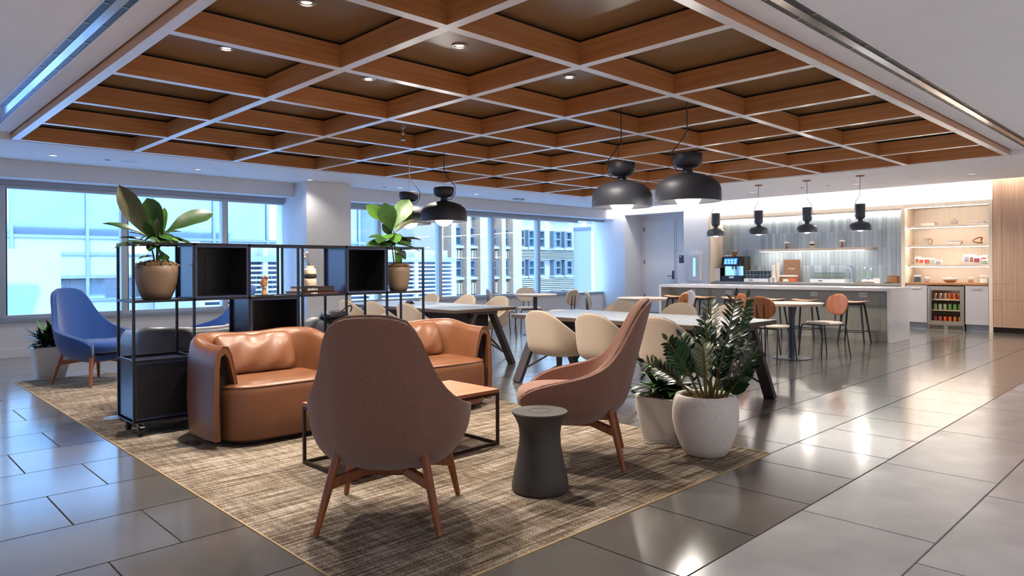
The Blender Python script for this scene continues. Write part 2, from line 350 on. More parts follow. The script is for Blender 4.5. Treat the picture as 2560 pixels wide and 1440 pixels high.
# coffered timber grid
grid = thing('coffered_grid', 'orange timber coffered grid hung in the middle of the ceiling', 'ceiling grid', (0, 0, ZC))
BW, BH = .078, .17
bmx = B().box(-BW/2, GX+BW/2, -BW/2, BW/2, 0, BH)                   # long beams run along local x
long_b = B().box(-BW/2, GY+BW/2, -BW/2, BW/2, 0, BH).mesh('beam', 'beam_wood')
short_b = B().box(BW/2, S-BW/2, -BW/2, BW/2, .0005, BH).mesh('cross_beam', 'beam_wood_b')
for me in (long_b, short_b):
    me.materials.append(MATS['beam_edge'])
    for pl in me.polygons:
        if pl.normal.z < -.9: pl.material_index = 1
pan = B().box(BW/2-.02, S-BW/2+.02, BW/2-.02, S-BW/2+.02, BH+.02, BH+.035).mesh('coffer_panel', 'coffer')
gap = B()
for i in range(9):
    o = obj('beam', long_b, grid, (i*S, 0, 0)); o.rotation_euler = (0, 0, PI/2)
    for j in range(7):
        if i < 8: obj('cross_beam', short_b, grid, (i*S, j*S, 0))
    gap.box(i*S-BW/2+.012, i*S+BW/2-.012, 0, GY, BH, BH+.02)
for j in range(7): gap.box(0, GX, j*S-BW/2+.012, j*S+BW/2-.012, BH, BH+.02)
gap.build('shadow_gap', 'black_gap', grid)
for i in range(8):
    for j in range(6): obj('coffer_panel', pan, grid, (i*S, j*S, 0))
# downlights
dl_ring = B().lathe([(.062, .004), (.062, -.004), (.045, -.006), (.045, .006)], 20, cap=False).mesh('trim_ring', 'steel', True)
dl_lens = B().lathe([(.0, .002), (.034, .002)], 16, cap=False).mesh('lens', 'downlight_lens')
dl_white = B().lathe([(.062, .004), (.062, -.004), (.045, -.006), (.045, .006)], 20, cap=False).mesh('trim_ring', 'white_plastic', True)
DL = bpy.data.lights.new('downlight', 'SPOT'); DL.energy = 130; DL.specular_factor = .12; DL.spot_size = 2.2; DL.spot_blend = .7; DL.shadow_soft_size = .05; DL.color = (1, .90, .78)
DLW = bpy.data.lights.new('downlight_perimeter', 'SPOT'); DLW.energy = 14; DLW.specular_factor = .2; DLW.spot_size = 2.3; DLW.spot_blend = .7; DLW.shadow_soft_size = .05; DLW.color = (1, .92, .82)
DLB = DLW.copy(); DLB.name = 'downlight_bar'; DLB.energy = 110
DLK = DLW.copy(); DLK.name = 'walkway_fill'; DLK.energy = 170; DLK.color = (1, .96, .92)  # for the fill lamps added out of view
def downlight(x, y, z, label, ring, group, L=None):
    t = thing('downlight', label, 'downlight', (x, y, z), 0, group)
    obj('trim_ring', ring, t, (0, 0, -.0045)); obj('lens', dl_lens, t, (0, 0, -.003))
    l = bpy.data.objects.new('lamp', L or DL); col.objects.link(l); l.parent = t; l.location = (0, 0, -.02)
rows_ = {(0, 1): 'coffer nearest the camera by the left ceiling border', (0, 2): 'second coffer along the left ceiling border', (1, 1): 'coffer right of the top centre one', (1, 2): 'coffer above the sprinkler head', (2, 1): 'coffer above the shiny grid crossing', }
for (i, j), d in rows_.items():
    downlight((i+.52)*S, (j+.53)*S, ZC+BH+.02, 'small recessed downlight in the brown %s' % d, dl_ring, 'coffer downlights')
for (i, j) in ((0, 4), (1, 4), (3, 4), (5, 1), (6, 2), (5, 4), (7, 4)):
    downlight((i+.52)*S, (j+.53)*S, ZC+BH+.02, 'unseen fill downlight added in a far brown coffer', dl_ring, 'added coffer fill lights')  # unseen lamps added to light the right side of the room
for k, (x, y, n) in enumerate([(.55, 8.55, 'above the leftmost window'), (2.41, 8.63, 'above the fig plant window'), (4.25, 8.65, 'left of the white column'), (6.07, 8.63, 'right of the white column'), (7.93, 8.6, 'near the far window corner'), (12.0, 4.66, 'behind the bar pendants on the left'), (12.03, 2.65, 'left of the rightmost bar pendant cord'), (12.02, .82, 'by the tall wood cabinets')]):
    downlight(x, y, ZC-.006, 'white recessed ceiling downlight %s' % n, dl_white, 'perimeter downlights', DLB if x > 10 else DLW)
for x in (-4.5, -2.2, .5, 3.2, 5.9, 8.6):
    for y in (-1.6, -4.2):
        if y < -3 or x > 7: downlight(x, y, ZN, 'unseen fill downlight added over the walkway out of view', dl_white, 'added walkway fill lights', DLK)  # added outside the view as fill light for the closed room
for y in (1.5, 4.5): downlight(-4.2, y, ZN, 'unseen fill downlight added behind the camera', dl_white, 'added rear fill lights', DLK)  # unseen pair added to brighten the room from the rear
# ceiling speakers and small sensors
sp = B().lathe([(.0, -.006), (.105, -.006), (.115, 0)], 28, cap=False).mesh('grille', 'soffit', True)
for x, y, n in ((1.457, 8.528, 'near the left windows'), (11.93, 1.66, 'in front of the bar niche')):
    o = obj('ceiling_speaker', sp, None, (x, y, ZC-.0065)); tag(o, 'round flush ceiling speaker grille %s' % n, 'speaker', 'ceiling speakers')
se = B().lathe([(.0, -.012), (.03, -.01), (.035, 0)], 16, cap=False).mesh('sensor', 'grey_trim', True)
for x, y, n in ((1.18, 8.54, 'beside the left speaker grille'), (5.85, 8.81, 'just right of the white column'), (11.92, 3.6, 'behind the middle bar pendants'), (11.96, 3.13, 'between the two right bar pendants')):
    o = obj('ceiling_sensor', se, None, (x, y, ZC-.0065)); tag(o, 'tiny round ceiling sensor cap %s' % n, 'sensor', 'ceiling sensors')
t = thing('exit_strobe', 'small flat pale ceiling device near the far window corner', 'ceiling device', (9.3, 8.75, ZC-.0065)); B().box(-.13, .13, -.06, .06, -.03, 0).build('body', 'grey_trim', t, bevel=.01); B().lathe([(0, -.045), (.04, -.04), (.045, -.03)], 16).build('dome', 'white_plastic', t, True)
# sprinkler head in a coffer
t = thing('sprinkler_head', 'chrome sprinkler head hanging from a brown coffer panel', 'sprinkler', (2.70*S, 3.78*S, ZC+BH+.02))
B().lathe([(.05, 0), (.05, -.01), (.018, -.02)], 16).build('escutcheon', 'chrome', t, True)
B().lathe([(.03, -.075), (.034, -.05), (.03, -.02), (.02, -.01)], 16).build('body', 'chrome', t, True); B().lathe([(.0, -.16), (.028, -.158), (.028, -.152), (.012, -.14), (.016, -.115), (.008, -.095), (.02, -.08)], 14).build('deflector', 'chrome', t, True)
# linear slot diffusers either side of the grid
def diffuser(label, L0, L1, along):
    t = thing('linear_diffuser', label, 'air diffuser', (0, 0, ZN))
    def bx(a0, a1, b0, b1, z0, z1): return (B().box(b0, b1, a0, a1, z0, z1) if along == 'y' else B().box(a0, a1, b0, b1, z0, z1))
    c = -.298
    bx(L0, L1, c-.075, c+.075, -.004, -.0005).build('recess', 'diffuser_black', t)
    bx(L0, L1, c-.028, c+.026, -.014, -.0042).build('centre_bar', 'chrome', t)
    for s in (-.077, .073): bx(L0, L1, c+s, c+s+.006, -.007, -.0005).build('lip', 'white_plastic', t)
    n = int((L1-L0)/.45)
    for q in range(n):
        for s in (-.052, .05): bx(L0+q*.45, L0+q*.45+.012, c+s-.02, c+s+.02, -.007, -.0042).build('blade_clip', 'steel', t)
diffuser('long chrome and black slot diffuser in the left ceiling strip', .2, 7.4, 'y')
diffuser('long chrome and black slot diffuser in the right ceiling strip', .2, 10.0, 'x')

# ---- window wall (y = YWIN)
MUL = [.17+1.553*k for k in range(-4, 9)]
struct(B().box(-7, XW, YWIN, YWIN+.3, 0, .50).build('wall_window', 'white_wall'))
so_ = B().box(-7, XW, 9.41, YWIN+.3, 2.505, ZC+.05).build('trim_1', 'soffit'); struct(so_)
struct(B().box(-7, XW, YWIN-.04, YWIN+.3, .50, .555).build('trim_2', 'grey_trim', bevel=.004))
struct(B().box(-7, XW, YWIN-.014, YWIN, 0, .13).build('baseboard_window', 'white_wall', bevel=.003))
struct(B().box(-7, XW, YWIN-.06, YWIN+.02, 2.44, 2.505).build('trim_3', 'grey_trim', bevel=.003))
struct(B().box(4.34, 5.21, 8.94, YWIN+.3, 0, ZC+.05).build('wall_column', 'white_wall'))
struct(B().box(4.328, 5.222, 8.928, YWIN, 0, .10).build('baseboard_column', 'white_wall'))
for i in range(len(MUL)-1):
    a, b = MUL[i], MUL[i+1]
    wd = sgroup('window_%d' % (i+1))
    B().box(a-.045, a+.045, YWIN-.01, YWIN+.13, .555, 2.44).build('mullion', 'window_metal', wd, bevel=.006)
    B().box(a+.045, a+.068, YWIN+.03, YWIN+.10, .60, 2.40).build('gasket', 'window_dark', wd)
    B().box(a+.045, b-.045, YWIN+.01, YWIN+.11, .555, .60).build('bottom_rail', 'window_metal', wd, bevel=.005)
    B().box(a+.045, b-.045, YWIN+.01, YWIN+.11, 2.39, 2.44).build('top_rail', 'window_metal', wd, bevel=.005)
    B().box(a+.06, b-.045, YWIN+.055, YWIN+.065, .60, 2.39).build('pane', 'window_glass', wd)

# ---- bar wall (x = XW)
NY0, NY1, BY1 = .90, 2.28, 6.50              # niche, divider, end of the bar alcove
RY_0, RY_1, XD = 7.25, 9.04, 14.28           # door recess
for nm, bb in (('wall_corner', (XW, 14.8, RY_1, YWIN+.3, 0, 3.2)), ('wall_bar', (XW, 14.8, 6.56, RY_0, 0, 3.2)), ('wall_lintel', (XW, 14.8, RY_0, RY_1, 2.59, 3.2)), ('wall_recess_back', (XD+.05, 14.8, RY_0, RY_1, 0, 2.59)),
               ('wall_bar_upper', (XW, 14.8, -6, 6.56, 2.41, 3.2)), ('wall_bar_back', (14.14, 14.8, -6, 6.56, 0, 2.41))):
    struct(B().box(*bb).build(nm, 'white_wall'))
B().box(XD, XD+.05, RY_0, RY_1, 0, 2.59).build('wall_recess', 'white_wall')['kind'] = 'structure'
# cove strip above the bar wall
cv = thing('cove_light', 'bright linear cove light hidden in the slot along the bar wall', 'cove light', (13.30, 0, 2.99))
B().box(-.02, .02, -5.9, 9.3, 0, .02).build('led_strip', 'cove_led', cv); B().box(-.035, .035, -5.9, 9.3, .02, .05).build('channel', 'steel', cv)
# side and back walls out of view close the room
struct(B().box(-7, 14.8, -6.2, -6, 0, 3.2).build('wall_right', 'white_wall')); struct(B().box(-7.2, -7, -6, 10, 0, 3.2).build('wall_left', 'white_wall'))
# alcove: pale timber surround, tiled splashback
struct(B().box(XW-.03, 14.14, 6.50, 6.56, 0, 2.41).build('trim_4', 'pale_wood')); struct(B().box(XW-.03, 14.14, NY1, NY1+.07, 0, 2.34).build('trim_5', 'pale_wood'))
struct(B().box(XW-.03, 14.14, NY0-.06, NY0, 0, 2.41).build('trim_6', 'pale_wood')); struct(B().box(XW-.03, 14.14, NY0, 6.50, 2.34, 2.41).build('trim_7', 'pale_wood'))
spl = struct(B().box(XT+.012, 14.14, NY1+.07, 6.50, .86, 2.34).build('wall_splashback', 'grey_trim'))
tm = B().box(XT, XT+.014, .0015, .0865, .0015, .3685).mesh('tile', 'splash_tile')
tm_c = {}
zt = 2.34; r_ = 0
while zt > .87:
    h = min(.37, zt-.865); y = NY1+.07
    while y < 6.49:
        if h < .36:
            kk = round(h, 3)
            if kk not in tm_c: tm_c[kk] = B().box(XT, XT+.014, .0015, .0865, .0015, h-.0015).mesh('tile', 'splash_tile')
            me = tm_c[kk]
        else: me = tm
        o = obj('tile', me, spl, (random.uniform(-.002, .002), y, zt-h)); y += .088
    zt -= h; r_ += 1
led = B().box(XT-.06, XT-.045, NY1+.09, 6.48, 2.334, 2.3399).build('splashback_light', 'led'); tag(led, 'linear light washing the top of the grey tiled splashback', 'strip light')
# ---- door in the recess
yL, yR = onx(1613, 600, XD).y, onx(1687, 600, XD).y
dr = sgroup('door_1')
zt_ = onx(1650, 551, XD).z
B().box(XD-.035, XD-.004, yR, yL, .008, zt_).build('leaf', 'white_wall', dr, bevel=.003)
B().box(XD-.012, XD+.001, yL+.004, yL+.055, 0, zt_+.055).build('frame', 'white_wall', dr); B().box(XD-.012, XD+.001, yR-.055, yR-.004, 0, zt_+.055).build('frame', 'white_wall', dr); B().box(XD-.012, XD+.001, yR, yL, zt_+.004, zt_+.055).build('frame', 'white_wall', dr)
B().box(XD-.003, XD+.002, yR-.058, yL+.058, 0, zt_+.06).build('shadow_gap', 'grey_trim', dr)
for z in (zt_-.23, zt_*.55, .42): B().box(XD-.042, XD-.03, yL-.008, yL+.016, z-.06, z+.06).build('hinge', 'stool_leg', dr, bevel=.003)
hp = onx(1683, 690, XD-.04)
hd = B().box(XD-.055, XD-.034, hp.y-.035, hp.y+.035, hp.z-.08, hp.z+.14).build('handle', 'post_dark', dr, bevel=.01)
B().tube([(XD-.06, hp.y, hp.z), (XD-.09, hp.y, hp.z), (XD-.095, hp.y+.03, hp.z), (XD-.095, hp.y+.14, hp.z)], .01).build('lever', 'post_dark', hd, True)
# card reader sign and extinguisher cabinet
p = onx(1704, 648, XD-.004)
t = thing('wall_sign', 'small dark grey room sign beside the white door', 'sign', (XD-.001, p.y+.005, p.z)); B().box(-.012, 0, -.07, .07, -.10, .10).build('plate', 'ext_frame', t, bevel=.003); B().box(-.014, -.011, 0, .045, .055, .08).build('inset', 'white_plastic', t)
a_, b_ = onx(1724, 632, XW), onx(1754, 702, XW)
yc, zc = (a_.y+b_.y)/2, (a_.z+b_.z)/2; hw, hh = abs(a_.y-b_.y)/2, (a_.z-b_.z)/2
t = thing('extinguisher_cabinet', 'white wall cabinet with narrow glass slot for a fire extinguisher', 'cabinet', (XW-.001, yc, zc))
B().box(-.05, 0, -hw, hw, -hh, hh).build('frame', 'white_plastic', t, bevel=.006); d_ = B().box(-.058, -.048, -hw+.04, hw-.04, -hh+.05, hh-.05).build('door', 'white_wall', t, bevel=.004)
B().box(-.0605, -.057, -.035, .035, -hh+.11, hh-.13).build('pane', 'mirror_steel', d_); B().tube([(-.06, -hw+.06, -.09), (-.085, -hw+.06, -.07), (-.085, -hw+.06, .03), (-.06, -hw+.06, .05)], .006).build('pull', 'steel', d_, True)
B().tube([(-.052, 0, -hh+.16), (-.052, 0, hh-.25)], [.004, .004]).build('hose', 'red_print', d_, True)

# ================================================================ BAR FITTINGS
# counter and base cabinets below the splashback
for k in range(4):
    y0 = NY1+.075 + k*1.033
    c = thing('base_cabinet', ['pale grey base cabinet under the bar counter, next to the lit niche', 'pale grey base cabinet under the bar counter, second from the lit niche', 'pale grey base cabinet under the bar counter, third from the lit niche', 'pale grey base cabinet under the bar counter, next to the white wall'][k], 'cabinet', (XW+.02, y0, 0), 0, 'bar base cabinets')
    B().box(0, .52, .002, 1.031, .1, .82).build('body', 'grey_cabinet', c); B().box(.05, .5, .002, 1.031, 0, .1).build('kick', 'grey_trim', c)
    for j in (0, 1):
        d = B().box(-.018, 0, .01+j*0.512, 0.512+j*0.512, .11, .81).build('door', 'grey_cabinet', c, bevel=.002); B().box(-.035, -.018, .2+j*0.512, .36+j*0.512, .765, .78).build('handle', 'steel', d)
ctr = B().box(XW-.03, XT+.01, NY1+.072, 6.498, .82, .865).build('back_counter', 'splash_counter', bevel=.003); tag(ctr, 'long grey counter slab below the tiled splashback', 'counter')
# floating shelf
sa, sb = onx(1893, 620, 13.86), onx(2174, 616, 13.86)
fs = thing('floating_shelf', 'pale floating shelf on the grey tiled wall with light beneath', 'shelf', (XT, 0, 1.555)); 
B().box(-.24, -.001, sb.y, sa.y, 0, .055).build('board', 'pale_wood', fs, bevel=.002); B().box(-.2, -.185, sb.y+.12, sa.y-.05, -.006, -.001).build('light_strip', 'led', fs)
# lit niche with shelves
nb = struct(B().box(XT-.01, 14.14, NY0, NY1, .84, 2.34).build('wall_niche', 'pale_wood'))
SZ = []
for k, (py, nm) in enumerate([(567, 'top shelf'), (615, 'middle shelf'), (664, 'bottom shelf')]):
    z = onx(2300, py, 13.7).z; SZ.append(z+.02)
    s = thing('niche_shelf', 'white lit shelf board in the niche, the %s' % nm, 'shelf', (13.72, 0, z), 0, 'niche shelves')
    B().box(0, .368, NY0+.002, NY1-.002, -.025, .02).build('board', 'pale_wood', s, bevel=.002); B().box(.012, .022, NY0+.02, NY1-.02, -.031, -.0255).build('light_strip', 'led', s)
tag(B().box(XW+.02, XW+.035, NY0+.02, NY1-.02, 2.333, 2.3395).build('niche_light', 'led'), 'linear light along the top of the lit shelf niche', 'strip light')
nc = B().box(XW-.03, XT-.011, NY0+.002, NY1-.002, .845, .885).build('niche_counter', 'counter_wood', bevel=.002); tag(nc, 'brown timber counter below the lit niche shelves', 'counter')
fy1, fy0 = onx(2320, 760, XW).y, onx(2412, 760, XW).y
def nicecab(y0, y1, label):
    c = thing('niche_cabinet', label, 'cabinet', (XW, y0, 0), 0, 'niche cabinets'); w_ = y1-y0
    B().box(.0, .5, .002, w_-.002, .12, .843).build('body', 'grey_cabinet', c); B().box(.05, .5, .002, w_-.002, 0, .12).build('kick', 'grey_trim', c)
    d = B().box(-.02, 0, .006, w_-.006, .125, .838).build('door', 'grey_cabinet', c, bevel=.002)
    B().tube([(-.02, w_*.3, .79), (-.045, w_*.3, .79), (-.045, w_*.72, .79), (-.02, w_*.72, .79)], .006).build('handle', 'steel', d, True)
nicecab(fy1+.005, NY1-.003, 'grey cabinet left of the drinks fridge'); nicecab(NY0+.003, fy0-.005, 'grey cabinet right of the drinks fridge')
fr = thing('drinks_fridge', 'stainless under-counter drinks fridge with glass door full of cans', 'fridge', (XW, fy0, 0)); fw = fy1-fy0
fb = B(); fb.box(.0, .5, 0, .02, .1, .83); fb.box(.0, .5, fw-.02, fw, .1, .83); fb.box(0, .5, 0, fw, .1, .13); fb.box(0, .5, 0, fw, .80, .83); fb.box(.44, .5, 0, fw, .1, .83); fb.build('cabinet', 'book_brown', fr)
dd = B(); dd.box(-.04, 0, .003, .065, .1, .825); dd.box(-.04, 0, fw-.065, fw-.003, .1, .825); dd.box(-.04, 0, .065, fw-.065, .1, .17); dd.box(-.04, 0, .065, fw-.065, .75, .825)
dd = dd.build('door', 'steel', fr); B().box(-.028, -.022, .065, fw-.065, .17, .75).build('pane', 'fridge_glass', dd)
B().tube([(-.04, fw-.035, .16), (-.075, fw-.035, .16), (-.075, fw-.035, .79), (-.04, fw-.035, .79)], .011).build('handle', 'chrome', dd, True)
g = B(); g.box(-.02, .01, .003, fw-.003, 0, .012); g.box(-.02, .01, .003, fw-.003, .083, .097); g.box(-.02, .01, .003, .025, 0, .097); g.box(-.02, .01, fw-.025, fw-.003, 0, .097); g.box(-.022, .01, fw/2-.03, fw/2+.03, 0, .097)
g = g.build('grille', 'steel', fr); B().box(.006, .02, .01, fw-.01, .005, .09).build('grille_shadow', 'black_gap', g)
for k in range(4): B().box(-.012, .005, .025, fw-.025, .022+k*.016, .028+k*.016).build('slat', 'steel', g)
for z in (.37, .57): B().box(.03, .42, .022, fw-.022, z-.012, z).build('shelf', 'white_plastic', fr)
fl = bpy.data.lights.new('fridge_lamp', 'POINT'); fl.energy = 1.6; fl.color = (1, .9, .8); fl.shadow_soft_size = .02; lo = bpy.data.objects.new('lamp', fl); col.objects.link(lo); lo.parent = fr; lo.location = (.1, fw/2, .78)
can = lambda m: B().lathe([(.022, 0), (.028, .006), (.028, .10), (.024, .112), (.022, .115)], 14).mesh('can', m, True)
top_ = B().lathe([(.0, .1155), (.021, .1155)], 12, cap=False).mesh('lid', 'can_silver')
for z, ms, lab in ((.571, ['can_orange']*3+['can_silver']*3, 'on the top fridge shelf'), (.371, ['can_green']*3+['can_mint']*3, 'on the middle fridge shelf'), (.131, ['can_amber']*2+['can_orange']*2+['can_pink']*2, 'on the fridge floor')):
    for k in range(6):
        nmc = {'can_orange': 'orange', 'can_silver': 'silver', 'can_green': 'bright green', 'can_mint': 'mint green', 'can_amber': 'amber', 'can_pink': 'pink'}[ms[k]]
        o = obj('drink_can', can(ms[k]) if k in (0, 2, 3, 4) or True else None, None, (XW+.10, fy0+.10+k*(fw-.2)/5, z)); tag(o, '%s drink can standing %s' % (nmc, lab), 'can', '%s cans %s' % (nmc, lab)); obj('lid', top_, o)
# tall timber cabinets to the right
YS = [NY0-.065, .70, .02, -.66, -1.34, -2.02]
for k in range(5):
    y1, y0 = YS[k], YS[k+1]
    c = thing('tall_cabinet', ['narrow tall timber cabinet panel beside the lit niche', 'wide tall timber cabinet at the right edge of the photo', 'tall timber cabinet beyond the right edge, first', 'tall timber cabinet beyond the right edge, second', 'tall timber cabinet beyond the right edge, third'][k], 'cabinet', (XW-.03, 0, 0), 0, 'tall timber cabinets')
    B().box(.03, .585, y0, y1, .1, 2.405).build('body', 'tall_wood', c); B().box(.06, .58, y0, y1, 0, .1).build('kick', 'dark_kick', c)
    B().box(.0, .028, y0+.0015, y1-.0015, 2.41, 2.98).build('panel', 'tall_wood', c)
    for z0, z1 in ((.10, .58), (.583, .868), (.871, 2.409)): B().box(.0, .028, y0+.0015, y1-.0015, z0, z1).build('panel', 'tall_wood', c)
# ---- island
ix0, ix1, iy0, iy1, it = 10.40, 11.34, 1.57, 5.86, .868
isl = thing('bar_island', 'long bar island with white waterfall counter and grey-green timber front', 'island', (0, 0, 0))
t_ = .05
B().box(ix0, ix1, iy0, iy1, it-t_, it).build('counter_slab', 'quartz', isl, bevel=.003)
B().box(ix0, ix1, iy0, iy0+t_, 0, it-t_-.001).build('end_slab', 'quartz', isl, bevel=.003); B().box(ix0, ix1, iy1-t_, iy1, 0, it-t_-.001).build('end_slab', 'quartz', isl, bevel=.003)
B().box(ix0+.30, ix1-.02, iy0+t_+.001, iy1-t_-.001, .1, it-t_-.002).build('front_panel', 'island_wood', isl)
B().box(ix0+.295, ix0+.30, iy0+t_+.001, iy1-t_-.001, .0, .17).build('skirting', 'island_wood', isl); B().box(ix0+.31, ix1-.06, iy0+t_+.001, iy1-t_-.001, 0, .1).build('plinth', 'grey_trim', isl)
for px, py in ((1733, 728), (1822, 731), (2035, 735), (2158, 737)):
    p = onx(px, py, ix0+.30); o = B().box(ix0+.292, ix0+.299, p.y-.062, p.y+.062, p.z-.04, p.z+.04).build('outlet', 'outlet', isl, bevel=.003)
    for s in (-.028, .028):
        for q in (-.012, .012): B().box(ix0+.2905, ix0+.293, p.y+s+q-.003, p.y+s+q+.003, p.z-.012, p.z+.012).build('slot', 'outlet_slot', o)
# ================================================================ LOUNGE FURNITURE
def lounge_chair(label, fab, pip):
    t = thing('lounge_chair', label, 'armchair', (0, 0, 0), 0, None)
    # rim of the shell: (lateral, forward, height) from the middle of the back round to the front of the arm
    rim = [(0, -.35, 1.025), (.10, -.338, 1.02), (.165, -.312, .995), (.20, -.288, .945), (.225, -.265, .87), (.255, -.242, .77), (.30, -.205, .675), (.345, -.15, .61), (.372, -.05, .57), (.375, .06, .545), (.362, .16, .52), (.335, .25, .485), (.305, .31, .44)]
    full = [(-x, y, z) for x, y, z in rim[:0:-1]] + rim
    T = [0, .10, .22, .36, .5, .64, .78, .9, 1.0]
    rings = []
    for (x, y, H) in full:
        r = []
        for tt in T:
            z = lerp(.27, H, tt)
            k = interp([.27, .30, .36, .44, .52, 1.1], [.42, .68, .87, .97, 1.0, 1.0], z)
            narrow = 1.0 if z < .52 else 1.0 - .04*(z-.52)
            lean = -.26*max(0, z-.50)
            sw = interp([.27, .40, .55, 1.1], [.60, .9, 1.0, 1.0], z)
            r.append((x*min(k, sw+.1)*narrow, (y if y > 0 else y)*k + (lean if y < .1 else lean*max(0, 1-(y-.1)/.2)) + .02, z))
        rings.append(r)
    b = B(); b.loft(rings, cap=False, closed=False)
    n = len(T); b.f.append(tuple(i*n for i in range(len(full))))      # underside
    o = b.build('shell', fab, t, True, sub=1, solid=.06)
    pts = [Vector(r[-1])+Vector((0, 0, .001)) for r in rings]
    B().tube(pts, .005, 6).build('piping', pip, t, True)
    # seat cushion and inner back pad
    cu = []
    for z, s in ((.33, .86), (.35, .97), (.40, 1.0), (.435, .97), (.452, .86), (.458, .5)):
        cu.append([(x, y, z + (.012 if y > 0 else 0)) for x, y in superell(.275*s, .33*s, 28, 3.0, 0, .05)])
    B().loft(cu).build('seat_cushion', fab, t, True, angle=80)
    # timber base
    legs = [(-.285, -.30), (.285, -.30), (-.305, .30), (.305, .30)]
    for x, y in legs:
        k = .70 if y < 0 else .80
        top = (x*k, y*k, .385 if y < 0 else .33)
        B().tube([(x, y, .005), (lerp(x, top[0], .5), lerp(y, top[1], .5), top[2]*.5), top], [.014, .020, .021], 12).build('leg', 'chair_leg', t, True)
        q = (lerp(x, top[0], .58), lerp(y, top[1], .58), top[2]*.58)
        B().bar(q, (x*.27, y*.30, .255), .03, .05).build('rail', 'chair_leg', t, bevel=.006)
    B().box(-.10, .10, -.12, .12, .225, .275).build('hub', 'chair_leg', t, bevel=.012)
    return t
ch0 = lounge_chair('brown fabric high-back lounge chair seen from behind in front', 'brown_fabric', 'brown_piping')
ch0.location = (.49, .785, .0055); ch0.rotation_euler = (0, 0, face(.718, .695))
copy_tree(ch0, None, (1.925, .795, .0055), face(-.617, .788), 'brown fabric high-back lounge chair seen side-on beside the drum table')
bl = {'brown_fabric': 'blue_fabric', 'brown_piping': 'blue_piping'}
b1 = copy_tree(ch0, None, (.55, 6.55, .0055), face(.44, -.9), 'blue fabric high-back lounge chair beside the left planter', bl)
b2 = copy_tree(b1, None, (1.78, 6.40, .0055), face(-1, .05), 'blue fabric high-back lounge chair half hidden behind the black shelf')

def sofa(label, lea, pip):
    t = thing('tub_sofa', label, 'sofa', (0, 0, 0))
    W, D, R = .53, .40, .30
    path = []                                                       # outer plan line, right arm front round the back to the left arm front
    path += [(W-.02, .30), (W, .16), (W, .02), (W, -.08)]
    for k in range(1, 8): a = PI/2*k/8; path.append((W-R+R*math.cos(a), -D+R-R*math.sin(a)))
    path += [(W-R, -D), (.09, -D), (-.09, -D)]
    path = path + [(-x, y) for x, y in path[::-1]][3:] if False else path
    half = [p for p in path if p[0] > 0]
    path = half + [(-x, y) for x, y in half[::-1]]
    sec = [(.0, .05), (.012, .30), (.004, .56), (-.015, .655), (-.05, .70), (-.09, .695), (-.118, .64), (-.145, .52), (-.165, .40), (-.148, .395), (-.125, .50), (-.095, .615), (-.07, .648), (-.04, .625), (-.03, .54), (-.026, .30), (-.035, .05)]
    rings = []
    for i, (x, y) in enumerate(path):
        x0, y0 = path[max(i-1, 0)]; x1, y1 = path[min(i+1, len(path)-1)]
        d = Vector((x1-x0, y1-y0)).normalized(); nrm = Vector((-d.y, d.x))
        if nrm.dot(Vector((x, y))) < 0: nrm = -nrm
        sag = .02*math.exp(-((x/.2)**2)) if y < -.3 else 0
        lift = .05*min(1, max(0, (.05-y)/.3)); rings.append([(x+nrm.x*a, y+nrm.y*a, z + (lift-sag)*max(0, min(1, (z-.4)/.2))) for a, z in sec])
    B().loft(rings).build('back_and_arms', lea, t, True, angle=60)
    for i in (0, -1):
        r = [Vector(p) for p in rings[i]]; B().tube(r[:10], .004, 6).build('piping', pip, t, True)
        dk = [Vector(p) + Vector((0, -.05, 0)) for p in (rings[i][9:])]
        B().add([*dk], [tuple(range(len(dk)))]).build('fold_shade', 'fold_dark', t)  # dark sheet standing in for the shade inside the hollow arm fold
    seat = []
    for z, s in ((.035, .93), (.06, .985), (.2, 1.0), (.36, .995), (.405, .975), (.425, .92), (.43, .6)):
        seat.append([(x, y, z) for x, y in superell(.455*s, .39*s, 36, 4.2, 0, .03)])
    s_o = B().loft(seat).build('seat', lea, t, True, angle=70)
    B().tube([(x, y, .412) for x, y in superell(.443, .381, 36, 4.2, 0, .03)] + [superell(.443, .381, 36, 4.2, 0, .03)[0] + (.412,)], .0035, 6).build('piping', pip, s_o, True)
    # soft creased cushion draped over the back
    rnd = random.Random(3); rings = []
    for i in range(15):
        u = -1 + 2*i/14; r = []
        for k in range(24):
            a = 2*PI*k/24; cz, cy = math.sin(a), math.cos(a)
            e = max(.08, (1-abs(u)**6))**.4
            hz = .155*math.copysign(abs(cz)**.75, cz)*(.82+.18*e); ty = .072*math.copysign(abs(cy)**.9, cy)*e
            wr = .008*math.sin(u*9+cz*5)*e + .006*math.sin(u*21+cz*3)*e
            dip = -.02*math.exp(-(u/.16)**2) if cz > .4 else 0
            r.append((u*.315, -.205 + ty + wr + hz*-.38, .585 + hz*(.95 if cz > 0 else 1) + dip))
        rings.append(r)
    bc = B().loft(rings).build('back_cushion', lea, t, True, sub=1); B().tube([Vector(r[6])+Vector((0, .004, -.004)) for r in rings[1:-1]], .004, 6).build('piping', pip, bc, True)
    B().prism(superell(.40, .33, 24, 4), 0, .036).build('plinth', 'black_metal', t)
    return t
sf = sofa('tan leather tub sofa left of the front lounge chair', 'tan_leather', 'tan_piping'); sf.location = (.86, 2.96, .0055); sf.rotation_euler = (0, 0, PI)
copy_tree(sf, None, (2.24, 2.82, .0055), PI-.05, 'tan leather tub sofa right of the front lounge chair')
gs = {'tan_leather': 'grey_leather', 'tan_piping': 'grey_piping'}
g1 = copy_tree(sf, None, (.80, 4.37, .0055), .0, 'dark grey leather tub sofa behind the left half of the black shelf', gs)
copy_tree(g1, None, (2.32, 4.40, .0055), 0., 'dark grey leather tub sofa behind the right half of the black shelf')
